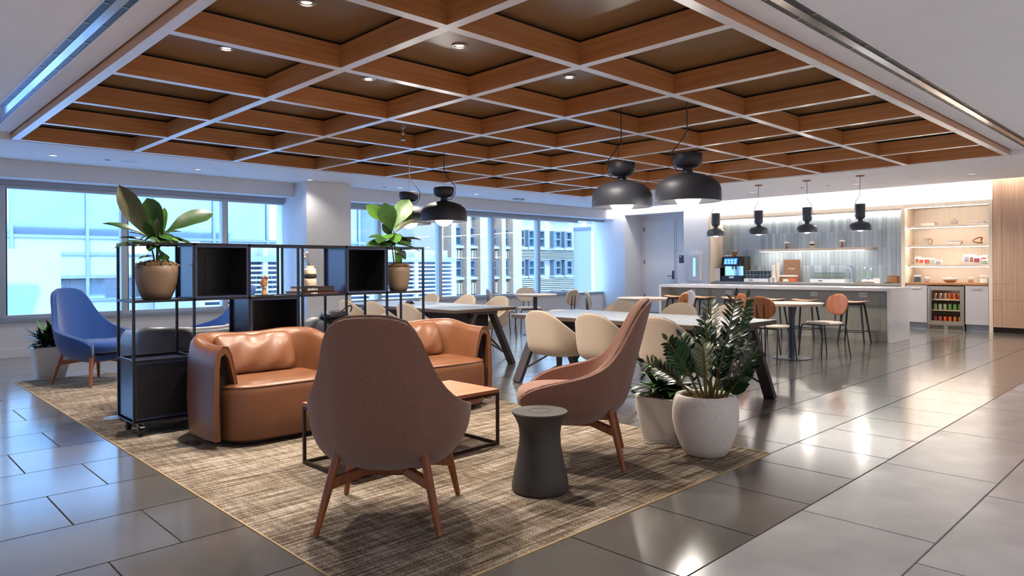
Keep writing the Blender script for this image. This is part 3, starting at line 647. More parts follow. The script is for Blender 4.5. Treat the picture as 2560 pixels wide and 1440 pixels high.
# bag on the right grey sofa
p = ony(830, 792, 4.10)
t = thing('handbag', 'slouched grey leather bag resting on the dark grey sofa back', 'bag', (p.x, 4.06, .748))
B().loft([[(x, y + .02*math.sin(x*30), z) for x, y in superell(a_, b_, 20, 3.5)] for z, a_, b_ in ((0, .12, .06), (.012, .14, .075), (.035, .135, .072), (.055, .12, .06), (.066, .10, .045), (.07, .06, .03))]).build('body', 'grey_leather', t, True, angle=70); B().tube([(.05, -.05, .06), (.10, -.06, .10), (.16, -.05, .115), (.185, -.03, .09), (.18, -.01, .05)], .007).build('strap', 'grey_piping', t, True)
B().bar((-.13, -.072, .03), (.03, -.075, .032), .006, .006).build('zip', 'grey_piping', t)

# coffee table
cx0, cx1, cy0, cy1, ch = .615, 1.815, 1.40, 1.945, .385
t = thing('coffee_table', 'low rectangular coffee table with reddish wood top and thin dark frame', 'coffee table', ((cx0+cx1)/2, (cy0+cy1)/2, .0055))
hx, hy = (cx1-cx0)/2, (cy1-cy0)/2; q = .018
B().box(-hx, hx, -hy, hy, ch-.024, ch).build('top', 'coffee_top', t, bevel=.002)
f = B()
for z in (.0, ch-.024-q):
    f.box(-hx, hx, -hy, -hy+q, z, z+q); f.box(-hx, hx, hy-q, hy, z, z+q); f.box(-hx, -hx+q, -hy+q, hy-q, z, z+q); f.box(hx-q, hx, -hy+q, hy-q, z, z+q)
f.build('frame', 'bronze_metal', t)
for x in (-hx, hx-q):
    for y in (-hy, hy-q): B().box(x, x+q, y, y+q, q, ch-.024-q).build('leg', 'bronze_metal', t)
# drum table
t = thing('drum_table', 'dark charred-wood drum side table with waisted sides', 'side table', (1.295, .515, .0055))
B().lathe([(.135, 0), (.157, .006), (.160, .02), (.150, .08), (.130, .17), (.117, .25), (.113, .31), (.120, .36), (.137, .40), (.152, .422), (.157, .43), (.154, .436), (.10, .4365), (.0, .4365)], 48, cap=False).build('body', 'drum_wood', t, True, angle=50)
B().lathe([(.06, .4368), (.0605, .438), (.064, .438), (.0645, .4368)], 32, cap=False).build('growth_ring', 'drum_wood', t, True)
# floor boxes in the carpet
for (px, py, m, n) in ((470, 1113, 'tile_dark', 'dark round floor outlet cover in the carpet by the tan sofa'), (287, 1046, 'steel', 'pale round floor outlet cover beside the shelf caster')):
    p = onz(px, py); t = thing('floor_outlet', n, 'floor outlet', (p.x, p.y, .0042)); B().lathe([(.085, 0), (.083, .0055), (.072, .0045)], 28).build('cover', m, t, True); B().box(-.02, .02, -.003, .003, .0046, .0055).build('slot', 'black_metal', t)

# ---- black frame shelf, two wheeled units
SY0, SY1, PB = 3.42, 3.82, .018
LV = [.12, .565, 1.005, 1.435]
def shelf_unit(x0, x1, label, boxes):
    t = thing('shelf_unit', label, 'shelf', (x0, SY0, .0055)); Wd = x1-x0; n = 3; bw = Wd/n; D = SY1-SY0
    xs = [i*bw for i in range(n+1)]
    for i, x in enumerate(xs):
        xx = min(max(x-PB/2, 0), Wd-PB)
        for y in (0, D-PB): B().box(xx, xx+PB, y, y+PB, LV[0], LV[3]).build('post', 'black_metal', t)
        for z in LV: B().box(xx, xx+PB, PB, D-PB, z-PB, z).build('cross_rail', 'black_metal', t)
    for z in LV:
        for y in (0, D-PB): B().box(PB, Wd-PB, y, y+PB, z-PB, z).build('rail', 'black_metal', t)
    B().box(0, Wd, 0, D, LV[0]-.005, LV[0]).build('bottom_tray', 'black_metal', t)
    B().box(PB, Wd-PB, PB, D-PB, LV[2]-PB, LV[2]-.004).build('shelf_board', 'black_metal', t)
    for i, j in boxes:
        a, b = i*bw+PB*.6, (i+1)*bw-PB*.6; z0, z1 = LV[j]+.002, LV[j+1]-PB-.002; e = .012; closed = j == 0
        bx = B(); bx.box(a, a+e, .004, D-.004, z0, z1); bx.box(b-e, b, .004, D-.004, z0, z1)
        bx.box(a+e, b-e, .004, D-.004, z0, z0+e); bx.box(a+e, b-e, .004, D-.004, z1-e, z1); bx.box(a+e, b-e, D-.02, D-.006, z0+e, z1-e)
        o = bx.build('box', 'box_panel', t); o['label'] = 'black metal box insert'
        il = B(); il.box(a+e, a+e+.002, .012, D-.021, z0+e, z1-e); il.box(b-e-.002, b-e, .012, D-.021, z0+e, z1-e); il.box(a+e, b-e, D-.023, D-.021, z0+e, z1-e); il.box(a+e, b-e, .012, D-.021, z0+e, z0+e+.002); il.box(a+e, b-e, .012, D-.021, z1-e-.002, z1-e)
        il.build('lining', 'black_panel', o)
        if closed: B().box(a+e, b-e, .006, .02, z0+e, z1-e).build('door', 'black_panel', o)
        else: B().box((a+b)/2-.003, (a+b)/2+.003, D-.026, D-.022, z0+e, z1-e).build('seam', 'black_metal', o)
    for x in (.06, Wd-.06):
        for y in (.05, D-.05):
            c = B().box(x-.02, x+.02, y-.02, y+.02, .095, .114).build('caster', 'steel', t)
            B().tube([(x-.014, y-.012, .038), (x+.014, y-.012, .038)], .037, 18).build('wheel', 'rubber', c, True)
            for s in (-.019, .019): B().bar((x+s, y, .10), (x+s, y-.012, .035), .003, .03, (0, 1, 0)).build('fork', 'steel', c)
            B().bar((x, y+.0, .085), (x, y-.06, .07), .03, .006).build('brake', 'steel', c, bevel=.002)
    return t
shelf_unit(.05, 1.362, 'black metal frame shelf on casters holding the larger fig pot', [(1, 2), (2, 1), (0, 0), (1, 0), (2, 0)])
shelf_unit(1.385, 2.695, 'black metal frame shelf on casters holding the smaller fig pot', [(1, 2), (0, 0), (1, 0), (2, 0)])
ZS = LV[2] - .004 + .006
# cloche with wooden hand
p = ony(661, 738, 3.60)
t = thing('glass_cloche', 'clear glass dome cloche on the shelf over a wooden hand', 'cloche', (p.x, 3.60, ZS))
B().lathe([(.068, .008), (.068, .13), (.062, .165), (.045, .195), (.02, .208), (.0, .21)], 32, cap=False).build('dome', 'clear_glass', t, True); B().lathe([(0, 0), (.078, 0), (.078, .006), (.0, .007)], 32, cap=False).build('base', 'black_metal', t, True)
t = thing('wooden_hand', 'jointed wooden mannequin hand under the glass cloche', 'figurine', (p.x, 3.60, ZS+.0075))
h = B(); h.lathe([(.024, 0), (.026, .0055), (.021, .02), (.018, .045), (.020, .055)], 18); h.lathe([(.012, .055), (.019, .062), (.012, .070)], 14)
h.loft([[(x, y, z) for x, y in superell(a, b_, 16, 2.6)] for z, a, b_ in ((.066, .014, .011), (.08, .024, .014), (.105, .030, .015), (.125, .028, .014), (.135, .022, .011))])
h.build('palm', 'mannequin_wood', t, True, angle=70)
for k, (x, L, cz) in enumerate(((-.020, .035, .130), (-.007, .042, .134), (.007, .040, .134), (.020, .030, .130))):
    B().tube([(x, 0, cz), (x*1.1, -.008, cz+L*.5), (x*1.1, -.026, cz+L*.72), (x*1.05, -.034, cz+L*.45)], [.0065, .007, .006, .0045], 8).build('finger', 'mannequin_wood', t, True)
B().tube([(-.024, 0, .085), (-.036, -.010, .102), (-.030, -.022, .125), (-.022, -.028, .135)], [.008, .008, .007, .005], 8).build('thumb', 'mannequin_wood', t, True)
# books and stacked vase
p = ony(772, 728, 3.58)
t = thing('book', 'large dark art book lying flat at the bottom of the shelf pile', 'book', (1.575, 3.60, ZS)); 
def flat_book(t, w, d, h, cov, spine_text=None):
    B().box(-w/2, w/2, -d/2, d/2, 0, .004).build('cover', cov, t); B().box(-w/2, w/2, -d/2, d/2, h-.004, h).build('cover', cov, t); B().box(-w/2, w/2, -d/2, -d/2+.005, 0, h).build('spine', cov, t); B().box(-w/2+.006, w/2-.006, -d/2+.005, d/2-.008, .004, h-.004).build('pages', 'book_page', t)
    if spine_text: text('spine_lettering', spine_text[0], spine_text[1], 'text_white', t, Matrix.Translation((spine_text[2], -d/2-.0006, h/2)) @ Matrix.Rotation(PI/2, 4, 'X'), .0004)
flat_book(t, .37, .30, .026, 'book_brown', ('SUBRA', .020, -.06))
t2 = thing('book', 'thick dark book with Jenkins on its spine on top of the shelf pile', 'book', (1.575, 3.60, ZS+.0265)); flat_book(t2, .30, .25, .042, 'book_dark', ('Jenkins', .034, -.06))
v = thing('stacked_vase', 'stone and timber stacked-ring vase with dried pods on the books', 'vase', (1.555, 3.60, ZS+.069))
B().lathe([(.045, 0), (.056, .008), (.058, .03), (.056, .062), (.048, .072)], 28).build('stone_ring', 'ceramic_stone', v, True); B().lathe([(.042, .073), (.056, .08), (.059, .09), (.056, .10), (.042, .107)], 28).build('dark_ring', 'ceramic_dark', v, True)
B().lathe([(.05, .108), (.054, .112), (.054, .14), (.05, .146)], 28).build('sand_ring', 'ceramic_sand', v, True); B().lathe([(.05, .147), (.052, .15), (.047, .158), (.04, .16)], 28).build('white_ring', 'ceramic_white', v, True); B().lathe([(.036, .1605), (.036, .186), (.033, .186), (.033, .165)], 24, cap=False).build('neck', 'ceramic_sand', v, True)
for k, (dx, dy, hz) in enumerate(((-.055, .01, .285), (-.035, -.01, .30), (-.048, 0, .262), (-.068, .0, .262))):
    s_ = B().tube([(0, 0, .17), (dx*.5, dy*.5, .17+(hz-.17)*.55), (dx, dy, hz)], .0016, 5).build('dried_stem', 'twig', v, True); B().sphere((dx, dy, hz), (.013, .013, .013), 10, 7).build('pod', 'pod', s_, True)
# ================================================================ PLANTS
def leaf_mesh(name, m, prof, curl=.12, fold=.15, wave=.0, nl=9):
    """unit leaf along +y, width profile prof(t), bent over its length"""
    b = B(); vs = []; fs = []
    for i in range(nl+1):
        t = i/nl; w_ = prof(t); z = -curl*t*t*1.2 + .25*curl*t
        for j in (-1, -.5, 0, .5, 1):
            vs.append((j*w_, t, z + fold*abs(j)*w_ + wave*math.sin(t*11+j*2)*abs(j)*w_))
    for i in range(nl):
        for j in range(4): a = i*5+j; fs.append((a, a+1, a+6, a+5))
    return B().add(vs, fs).mesh(name, m, True, 180)
fig_p = lambda t: .33*(math.sin(PI*min(1, t**1.25))**.72)*(.55+.55*t) if 0 < t < 1 else .012
lan_p = lambda t: .105*(math.sin(PI*t**.72)**.9) if 0 < t < 1 else .006
zz_p = lambda t: .24*(math.sin(PI*t**.85)**.85) if 0 < t < 1 else .01
def leaf_m(base, tip, normal):
    y = Vector(tip)-Vector(base); L = y.length; y.normalize(); n = Vector(normal); n = (n - y*n.dot(y))
    if n.length < 1e-3: n = Vector((1, 0, 0)) - y*y.x
    n.normalize(); x = y.cross(n)
    return x, y, n, L
def put_leaf(me, parent, base, tip, normal, wscale=1.):
    x, y, n, L = leaf_m(base, tip, normal)
    o = obj('leaf', me, parent)
    o.matrix_local = Matrix(((x.x*L*wscale, y.x*L, n.x*L, base[0]), (x.y*L*wscale, y.y*L, n.y*L, base[1]), (x.z*L*wscale, y.z*L, n.z*L, base[2]), (0, 0, 0, 1)))
    return o
def moss(parent, r, z, n=140, seed=1, sq=False, dome=0.):
    rnd = random.Random(seed); b = B()
    for _ in range(n):
        a, q = rnd.uniform(0, 2*PI), r*math.sqrt(rnd.random()); x, y = q*math.cos(a), q*math.sin(a)
        if sq: x, y = rnd.uniform(-r, r), rnd.uniform(-r, r)
        a = rnd.uniform(0, 2*PI); L = rnd.uniform(.02, .05); d = Vector((math.cos(a), math.sin(a), 0))*L
        p = Vector((x, y, z+dome*(1-min(1, (x*x+y*y)/(r*r)))+rnd.uniform(-.004, .014)))
        b.tube([p, p+d*.5+Vector((0, 0, rnd.uniform(.004, .02))), p+d], .0022, 3)
    tag(b.build('moss', 'moss', parent), kind='stuff')

# fiddle-leaf figs on the shelf
fm = [leaf_mesh('leaf', 'fig_leaf', fig_p, .16, .18, .05), leaf_mesh('leaf', 'leaf_bright', fig_p, .10, .15, .04), leaf_mesh('leaf', 'fig_leaf_back', fig_p, .22, .22, .06)]
def fig(label, px, yb, pot, leaves, stems, seed, plane_y, extra):
    p = ony(px, 740, plane_y); root = (p.x, plane_y, ZS)
    t = thing('potted_fig', label, 'plant', root)
    B().lathe(pot, 40).build('pot', 'pot_clay', t, True, angle=60)
    zr = pot[-1][1]; rr = pot[-1][0]
    B().lathe([(rr-.012, zr-.02), (0, zr-.018)], 24, cap=False).build('soil', 'soil', t); moss(t, rr*.97, zr-.004, 420, seed, dome=.028); B().lathe([(rr-.012, zr-.015), (rr*.6, zr+.004), (0, zr+.014)], 24, cap=False).build('mound', 'moss', t, True)
    rnd = random.Random(seed); R_ = Vector(root)
    def P(q, dy): return ony(q[0], q[1], plane_y+dy) - R_
    for a in stems: B().tube([P(q, 0) if i else P(q, 0) for i, q in enumerate(a)], [.007, .006, .005, .004][:len(a)], 6).build('stem', 'twig', t, True)
    for (b0, t0, dyb, dyt, k, ws, nrm) in leaves: put_leaf(fm[k], t, P(b0, dyb), P(t0, dyt), nrm, ws)
    for i in range(extra[0]):
        a = rnd.uniform(0, 2*PI); L = rnd.uniform(.5, 1); cx_, cy_ = extra[1]
        q = (cx_ + extra[2]*L*math.cos(a), cy_ + extra[3]*(L*math.sin(a)*.6 + .35*L)); dy = rnd.uniform(-.22, .2)
        put_leaf(fm[0 if i % 6 else 1], t, P((cx_+rnd.uniform(-6, 6), cy_+rnd.uniform(-10, 4)), 0), P(q, dy), (rnd.uniform(-.4, .1), rnd.uniform(-.6, 0), .8), rnd.uniform(.65, .95))
    return t
C_ = (-.70, -.72, .2)                         # roughly towards the room
fig('large fiddle-leaf fig in a brown clay pot on the left shelf', 392, 748,
    [(.085, 0), (.10, .004), (.125, .06), (.143, .13), (.150, .20), (.150, .255), (.146, .258)],
    [((380, 600), (297, 468), 0, -.05, 2, .58, (-.5, -.8, .3)), ((408, 588), (362, 496), .05, .08, 0, .95, C_), ((415, 580), (527, 520), 0, -.06, 0, .88, (-.6, -.6, .7)), ((410, 585), (408, 518), .1, .12, 1, .55, C_),
     ((372, 592), (262, 546), 0, .06, 0, .45, (-.4, -.3, .9)), ((380, 590), (318, 532), .05, .12, 0, .5, (-.3, -.3, .9)), ((385, 604), (286, 606), -.05, -.10, 0, .55, (-.2, -.2, .95)), ((388, 600), (325, 572), .1, .2, 0, .6, (-.2, .1, .95)),
     ((390, 606), (335, 606), -.08, -.2, 0, .8, (-.4, -.4, .85)), ((395, 600), (448, 602), .05, .16, 0, .6, (0, -.2, .95)), ((405, 592), (490, 606), 0, -.02, 0, .55, (-.1, -.4, .9)), ((400, 590), (452, 568), .05, .2, 0, .45, (0, -.2, .95)),
     ((392, 600), (360, 560), -.05, -.12, 0, .75, C_), ((396, 598), (388, 548), -.06, -.1, 2, .6, C_), ((392, 602), (372, 622), -.1, -.2, 0, .9, (-.5, -.6, .6)), ((400, 604), (420, 612), -.06, -.16, 0, .9, (-.3, -.5, .7)), ((375, 606), (300, 585), .02, .05, 0, .35, (-.2, -.3, .95)),
     ((390, 640), (346, 641), 0, -.02, 0, .5, (-.2, -.4, .9)), ((396, 622), (420, 657), 0, -.05, 1, .7, C_), ((392, 636), (402, 648), 0, -.04, 1, .9, C_), ((398, 625), (425, 648), 0, .02, 0, .35, C_), ((392, 612), (398, 632), -.02, -.05, 1, .8, C_)],
    [[(388, 668), (384, 640), (376, 612), (384, 592)], [(394, 668), (394, 640), (398, 612), (412, 578)], [(390, 668), (392, 636), (392, 610), (398, 590)]], 4, 3.62, (16, (394, 590), 72, 24))
fig('smaller fiddle-leaf fig in a brown clay pot on the right shelf', 996, 726,
    [(.075, 0), (.085, .004), (.10, .06), (.112, .13), (.116, .19), (.114, .235), (.11, .238)],
    [((975, 558), (917, 513), 0, .05, 1, .75, C_), ((981, 578), (960, 510), -.05, -.08, 0, 1.15, C_), ((984, 570), (1022, 496), .05, .02, 1, .95, C_), ((986, 574), (1032, 516), .02, .1, 1, .55, C_), ((984, 585), (1032, 540), 0, -.06, 2, .6, (-.3, -.4, .9)),
     ((982, 592), (958, 562), .02, .0, 0, .8, C_), ((980, 604), (918, 608), 0, -.04, 0, .8, (-.4, -.4, .8)), ((982, 600), (924, 585), -.06, -.02, 0, .8, (-.3, -.3, .9)), ((984, 606), (1052, 584), .05, .05, 2, .4, (-.1, -.2, 1)), ((984, 610), (1054, 618), 0, -.02, 0, .4, (-.1, -.3, .95)),
     ((984, 608), (1030, 606), .0, -.1, 0, .8, (-.3, -.3, .9)), ((982, 608), (955, 612), -.1, -.2, 0, .8, (-.3, -.4, .85)), ((984, 600), (1014, 588), .06, .15, 0, .7, C_), ((984, 612), (1000, 632), -.04, -.08, 1, .6, C_), ((988, 630), (1002, 658), -.03, -.05, 1, .95, C_), ((990, 632), (1022, 640), .02, .08, 0, .8, C_)],
    [[(986, 668), (982, 630), (980, 600), (978, 560)], [(990, 668), (988, 630), (984, 600), (984, 575)], [(994, 668), (990, 640), (986, 608)]], 9, 3.62, (9, (984, 592), 50, 22))

# dracaena bushes in square planters
dm = [leaf_mesh('leaf', 'dracaena', lan_p, .35, .25), leaf_mesh('leaf', 'dracaena', lan_p, .15, .25), leaf_mesh('leaf', 'leaf_bright', lan_p, .2, .25)]
def planter(label, loc, rz, h, wb_, wt, nleaf, seed):
    t = thing('planter_bush', label, 'plant', loc, rz)
    rings = []
    for z, s in ((0, wb_-.006), (.006, wb_), (h*.3, lerp(wb_, wt, .42)), (h*.65, lerp(wb_, wt, .8)), (h-.004, wt), (h, wt-.004), (h, wt-.018), (h-.03, wt-.02)):
        rings.append([(x, y, z) for x, y in superell(s, s, 32, 9)])
    B().loft(rings, cap=False).build('planter', 'planter_white', t, True, angle=45); B().prism(superell(wb_, wb_, 32, 9), 0, .006).build('planter_base', 'planter_white', t)
    B().prism(superell(wt-.02, wt-.02, 24, 9), h-.05, h-.03).build('soil', 'soil', t); moss(t, (wt-.02), h-.022, 150, seed, True)
    rnd = random.Random(seed)
    for i in range(nleaf):
        a = rnd.uniform(0, 2*PI); el = rnd.uniform(.15, 1.35); L = rnd.uniform(.20, .33)*(1 if el > .4 else 1.1)
        bx, by = rnd.uniform(-.08, .08), rnd.uniform(-.08, .08); b0 = Vector((bx, by, h + rnd.uniform(-.02, .05)))
        d = Vector((math.cos(a)*math.cos(el), math.sin(a)*math.cos(el), math.sin(el)))
        put_leaf(dm[2 if i % 9 == 4 else (0 if el < .8 else 1)], t, b0, b0+d*L, (-math.cos(a)*math.sin(el), -math.sin(a)*math.sin(el), math.cos(el)+.05), rnd.uniform(.95, 1.35))
    return t
planter('white square planter of dark leafy bush beside the round white pot', (2.75, .66, .0055), math.radians(10), .315, .125, .172, 64, 5)
planter('white square planter of dark leafy bush by the blue chair', (.27, 7.28, .0055), math.radians(-4), .36, .13, .19, 64, 12)

# ZZ plant in the round pot
PZ = Vector((2.60, .255, .0055))
zz = thing('zz_plant', 'tall glossy plant in a large round white speckled pot', 'plant', PZ)
B().lathe([(.12, 0), (.135, .005), (.165, .06), (.195, .14), (.212, .22), (.213, .29), (.205, .35), (.193, .385), (.186, .390), (.165, .390), (.158, .384), (.152, .35)], 56, cap=False).build('pot', 'terrazzo', zz, True, angle=60)
B().lathe([(0, .0), (.12, 0)], 32, cap=False).build('pot_base', 'terrazzo', zz); B().lathe([(0, .352), (.154, .350)], 32, cap=False).build('soil', 'soil', zz); moss(zz, .145, .362, 200, 2)
zl = [leaf_mesh('leaf', 'zz_leaf', zz_p, .10, .2, nl=6), leaf_mesh('leaf', 'zz_new', zz_p, .10, .25, nl=6)]
rnd = random.Random(21)
dep = lambda px, py, d: CAM + ray(px, py)*d - PZ
Z0 = (PZ-CAM).dot(FW)
ZST = [((1772, 995), (1782, 900), (1775, 742), 0, .02, 1, 13), ((1788, 998), (1812, 880), (1838, 742), .03, 0, 0, 14), ((1796, 998), (1835, 890), (1868, 745), .08, .06, 0, 14), ((1752, 992), (1722, 920), (1668, 850), -.02, -.10, 0, 9), ((1760, 994), (1740, 910), (1702, 842), .04, .05, 0, 10),
       ((1768, 996), (1752, 900), (1738, 838), .10, .20, 0, 8), ((1782, 998), (1770, 880), (1762, 800), -.03, -.06, 0, 9), ((1800, 998), (1845, 945), (1888, 880), -.02, -.08, 0, 12), ((1802, 996), (1850, 920), (1872, 850), .05, .10, 0, 11), ((1778, 1000), (1795, 930), (1815, 858), -.08, -.16, 0, 10),
       ((1745, 990), (1690, 935), (1612, 905), .08, .14, 0, 8), ((1766, 1000), (1764, 930), (1757, 862), -.08, -.14, 1, 8), ((1806, 1000), (1830, 970), (1852, 945), -.10, -.20, 0, 6)]
for (a, b, c, d1, d2, k, n) in ZST:
    P0 = dep(a[0], a[1], Z0); P0.z = .34; P1 = dep(b[0], b[1], Z0+d1); P2 = dep(c[0], c[1], Z0+d2)
    pts = [P0*(1-t)**2 + P1*2*t*(1-t)*1.0 + P2*t*t for t in [i/10 for i in range(11)]]
    st = B().tube(pts, [.010-.0065*i/10 for i in range(11)], 7).build('stem', 'zz_stem', zz, True)
    for i in range(n):
        t = .40 + .58*i/n; j = min(int(t*10), 9); q = pts[j].lerp(pts[j+1], t*10-j); d = (pts[j+1]-pts[j]).normalized()
        sd = d.cross(FW).normalized(); tilt = rnd.uniform(-.5, .5)
        for s in (-1, 1):
            side = (sd*s + FW*tilt*s).normalized(); L = rnd.uniform(.085, .112)*(1-.35*max(0, t-.7)/.3)
            out = (side*.72 + d*.72).normalized()
            nrm = d*.7 - side*.6 - FW*.5
            put_leaf(zl[k], st, q, q+out*L, nrm, rnd.uniform(1.05, 1.35))
    put_leaf(zl[k], st, pts[-1], pts[-1]+(pts[-1]-pts[-2]).normalized()*.06, -FW, 1)
# ================================================================ DINING
def long_table(x0, x1, y0, y1, label, power):
    t = thing('long_table', label, 'table', ((x0+x1)/2, (y0+y1)/2, 0)); hx, hy = (x1-x0)/2, (y1-y0)/2; H = .735
    B().box(-hx, hx, -hy, hy, H-.006, H).build('laminate', 'table_laminate', t); B().box(-hx, hx, -hy, hy, H-.042, H-.0062).build('top', 'table_edge', t)
    for s in (-1, 1):
        ye = s*(hy-.05)
        for q in (-1, 1):
            B().bar((q*(hx-.03), ye, 0.0), (q*.14, ye-s*.02, H-.043), .05, .105, (0, 1, 0)).build('leg', 'table_leg', t, bevel=.003)
            B().bar((q*(hx-.10), ye-s*.02, .13), (q*.10, ye-s*.55, .50), .02, .02).build('brace', 'table_leg', t)
        B().box(-.20, .20, ye-.03, ye+.03, H-.075, H-.043).build('head_plate', 'table_leg', t)
    B().box(-.17, .17, -hy+.16, hy-.16, H-.24, H-.043).build('cable_tray', 'apron', t)
    if power:
        for y in (onz(1077, 757, .735).y-(y0+y1)/2,): B().add([(-.05, y-.06, H), (.05, y-.06, H), (.05, y+.06, H), (-.05, y+.06, H), (0, y-.06, H+.04), (0, y+.06, H+.04)], [(0, 1, 4), (2, 3, 5), (0, 4, 5, 3), (1, 2, 5, 4), (0, 3, 2, 1)]).build('power_unit', 'black_metal', t)
    return t
long_table(3.72, 4.775, .785, 3.24, 'long grey-topped A-leg table right of the lounge, by the plants', False)
long_table(3.72, 4.735, 4.20, 6.72, 'long grey-topped A-leg table behind the lounge, nearer the windows', True)
def shell_chair(label):
    t = thing('shell_chair', label, 'chair', (0, 0, 0), 0, 'cream shell chairs at the long tables')
    rim = [(0, -.265, .83), (.08, -.263, .827), (.15, -.25, .80), (.205, -.22, .75), (.245, -.165, .69), (.27, -.09, .63), (.278, 0, .58), (.272, .08, .545), (.255, .16, .52), (.24, .22, .495)]
    full = [(-x, y, z) for x, y, z in rim[:0:-1]] + rim; T = [0, .12, .28, .46, .64, .82, 1]; rings = []
    for x, y, H in full:
        r = []
        for tt in T:
            z = lerp(.40, H, tt); k = interp([.40, .415, .45, .52, .9], [.70, .86, .95, 1, 1], z); r.append((x*k, y*k - .10*max(0, z-.5)*(y < .1), z))
        rings.append(r)
    b = B().loft(rings, cap=False, closed=False); n = len(T); b.f.append(tuple(i*n for i in range(len(full))))
    b.build('shell', 'shell_fabric', t, True, sub=1, solid=.03)
    B().tube([r[-1] for r in rings], .004, 5).build('piping', 'shell_piping', t, True)
    B().loft([[(x, y, z) for x, y in superell(.215*s, .215*s, 24, 3)] for z, s in ((.425, .9), (.45, 1), (.47, .96), (.478, .7))]).build('seat_pad', 'shell_fabric', t, True, angle=80)
    B().tube([(0, 0, .24), (0, 0, .41)], [.026, .032], 12).build('post', 'table_leg', t, True)
    for k in range(4):
        a = PI/4 + k*PI/2; c, s = math.cos(a), math.sin(a)
        B().tube([(0, 0, .28), (c*.06, s*.06, .255), (c*.27, s*.27, .035), (c*.285, s*.285, .008)], [.02, .018, .011, .011], 8).build('leg', 'table_leg', t, True)
    return t
sc0 = shell_chair('x'); first = [True]
def put_shell(loc, rz, label):
    if first[0]: sc0.location = loc; sc0.rotation_euler = (0, 0, rz); sc0['label'] = label; first[0] = False
    else: copy_tree(sc0, None, loc, rz, label)
for px, n in ((1398, 'window end'), (1528, 'middle'), (1690, 'plant end')):
    p = onx(px, 840, 3.50); put_shell((3.50, p.y, 0), face(1, .02), 'cream shell chair on the lounge side of the right long table, %s' % n)
for px, n in ((1550, 'window end'), (1698, 'middle'), (1825, 'plant end')):
    p = onx(px, 765, 5.10); put_shell((4.98, p.y+.08, 0), face(-1, .03), 'cream shell chair on the bar side of the right long table, %s' % n)
for px, n in ((912, 'far left'), (980, 'middle'), (1062, 'near right')):
    p = onx(px, 780, 3.50); put_shell((3.50, p.y, 0), face(1, .0), 'cream shell chair on the lounge side of the left long table, %s' % n)
for px, n in ((1068, 'far left'), (1158, 'middle'), (1240, 'near right')):
    p = onx(px, 745, 5.10); put_shell((4.98, p.y+.08, 0), face(-1, .0), 'cream shell chair on the window side of the left long table, %s' % n)

def round_table(x, y, r, label, base=True):
    t = thing('round_table', label, 'table', (x, y, 0), 0, 'round cafe tables')
    B().lathe([(r-.03, .705), (r, .73), (r, .738), (r-.006, .74), (0, .74)], 48, cap=True).build('top', 'round_top', t, True, angle=30)
    B().tube([(0, 0, .012), (0, 0, .71)], .04, 16).build('post', 'post_dark', t, True); B().lathe([(.24, 0), (.24, .008), (.05, .014), (.04, .03)], 40).build('base', 'post_dark', t, True)
round_table(7.70, 6.72, .40, 'round cafe table nearest the windows'); round_table(7.70, 4.36, .40, 'round cafe table half hidden behind the side-on brown chair'); round_table(7.66, 1.93, .40, 'round cafe table in front of the bar stools at right')
def cafe_chair(label, m):
    t = thing('cafe_chair', label, 'chair', (0, 0, 0), 0, 'oval-backed cafe chairs')
    # back: bent oval panel
    rows = []
    for k in range(9):
        v_ = -1+2*k/8; r = []
        for j in range(11):
            u = -1+2*j/10; hw = .20*(max(0, 1-abs(v_)**2.4))**.45; x = u*max(hw, .04); r.append((x, -.235 + .55*x*x - .02*v_, .70 + v_*.145))
        rows.append(r)
    B().loft(rows, cap=False, closed=False).build('backrest', m, t, True, solid=.014, angle=180)
    B().loft([[(x, y, z + .03*y*y*4) for x, y in superell(.215*s, .205*s, 28, 2.8)] for z, s in ((.438, .96), (.446, 1), (.462, .99), (.468, .9))]).build('seat', 'seat_pad', t, True, angle=70)
    for s in (-1, 1):
        B().tube([(s*.05, .05, .43), (s*.05, -.19, .432), (s*.05, -.225, .47), (s*.05, -.243, .74)], .008, 8).build('back_support', 'stool_leg', t, True)
        B().tube([(s*.10, .17, .432), (s*.19, .185, .43), (s*.205, .20, .40), (s*.225, .235, 0)], .009, 8).build('leg', 'stool_leg', t, True)
        B().tube([(s*.10, -.16, .432), (s*.19, -.165, .43), (s*.205, -.18, .40), (s*.225, -.235, 0)], .009, 8).build('leg', 'stool_leg', t, True)
    B().box(-.12, .12, -.19, .19, .424, .436).build('seat_frame', 'stool_leg', t)
    return t
cc0 = cafe_chair('x', 'chair_ply'); gsw = {'chair_ply': 'chair_ply_grey'}
specs = [(7.15, 7.05, (.8, -.45), 1, 'grey oval-backed cafe chair left of the window table'), (8.05, 7.22, (-.5, -.85), 1, 'grey oval-backed cafe chair behind the window table'), (7.72, 6.08, (-.15, 1), 1, 'grey oval-backed cafe chair right of the window table'),
         (7.30, 4.86, (.75, -.6), 1, 'grey oval-backed cafe chair seen edge-on left of the middle table'), (7.62, 3.80, (-.2, 1), 0, 'brown oval-backed cafe chair at the middle table, front one'), (8.2, 4.05, (-.75, .45), 1, 'pale oval-backed cafe chair behind the brown one at middle table'),
         (7.20, 2.00, (.97, -.1), 0, 'brown oval-backed cafe chair at the right table, seen from behind'), (7.72, 2.46, (-.1, -1), 0, 'brown oval-backed cafe chair at the right table, behind another'), (8.15, 1.70, (-.85, .45), 0, 'brown oval-backed cafe chair at the right table facing left')]
for k, (x, y, d, g_, lab) in enumerate(specs): copy_tree(cc0, None, (x, y, 0), face(*d), lab, gsw if g_ else None)
for o in list(cc0.children): bpy.data.objects.remove(o)
bpy.data.objects.remove(cc0)

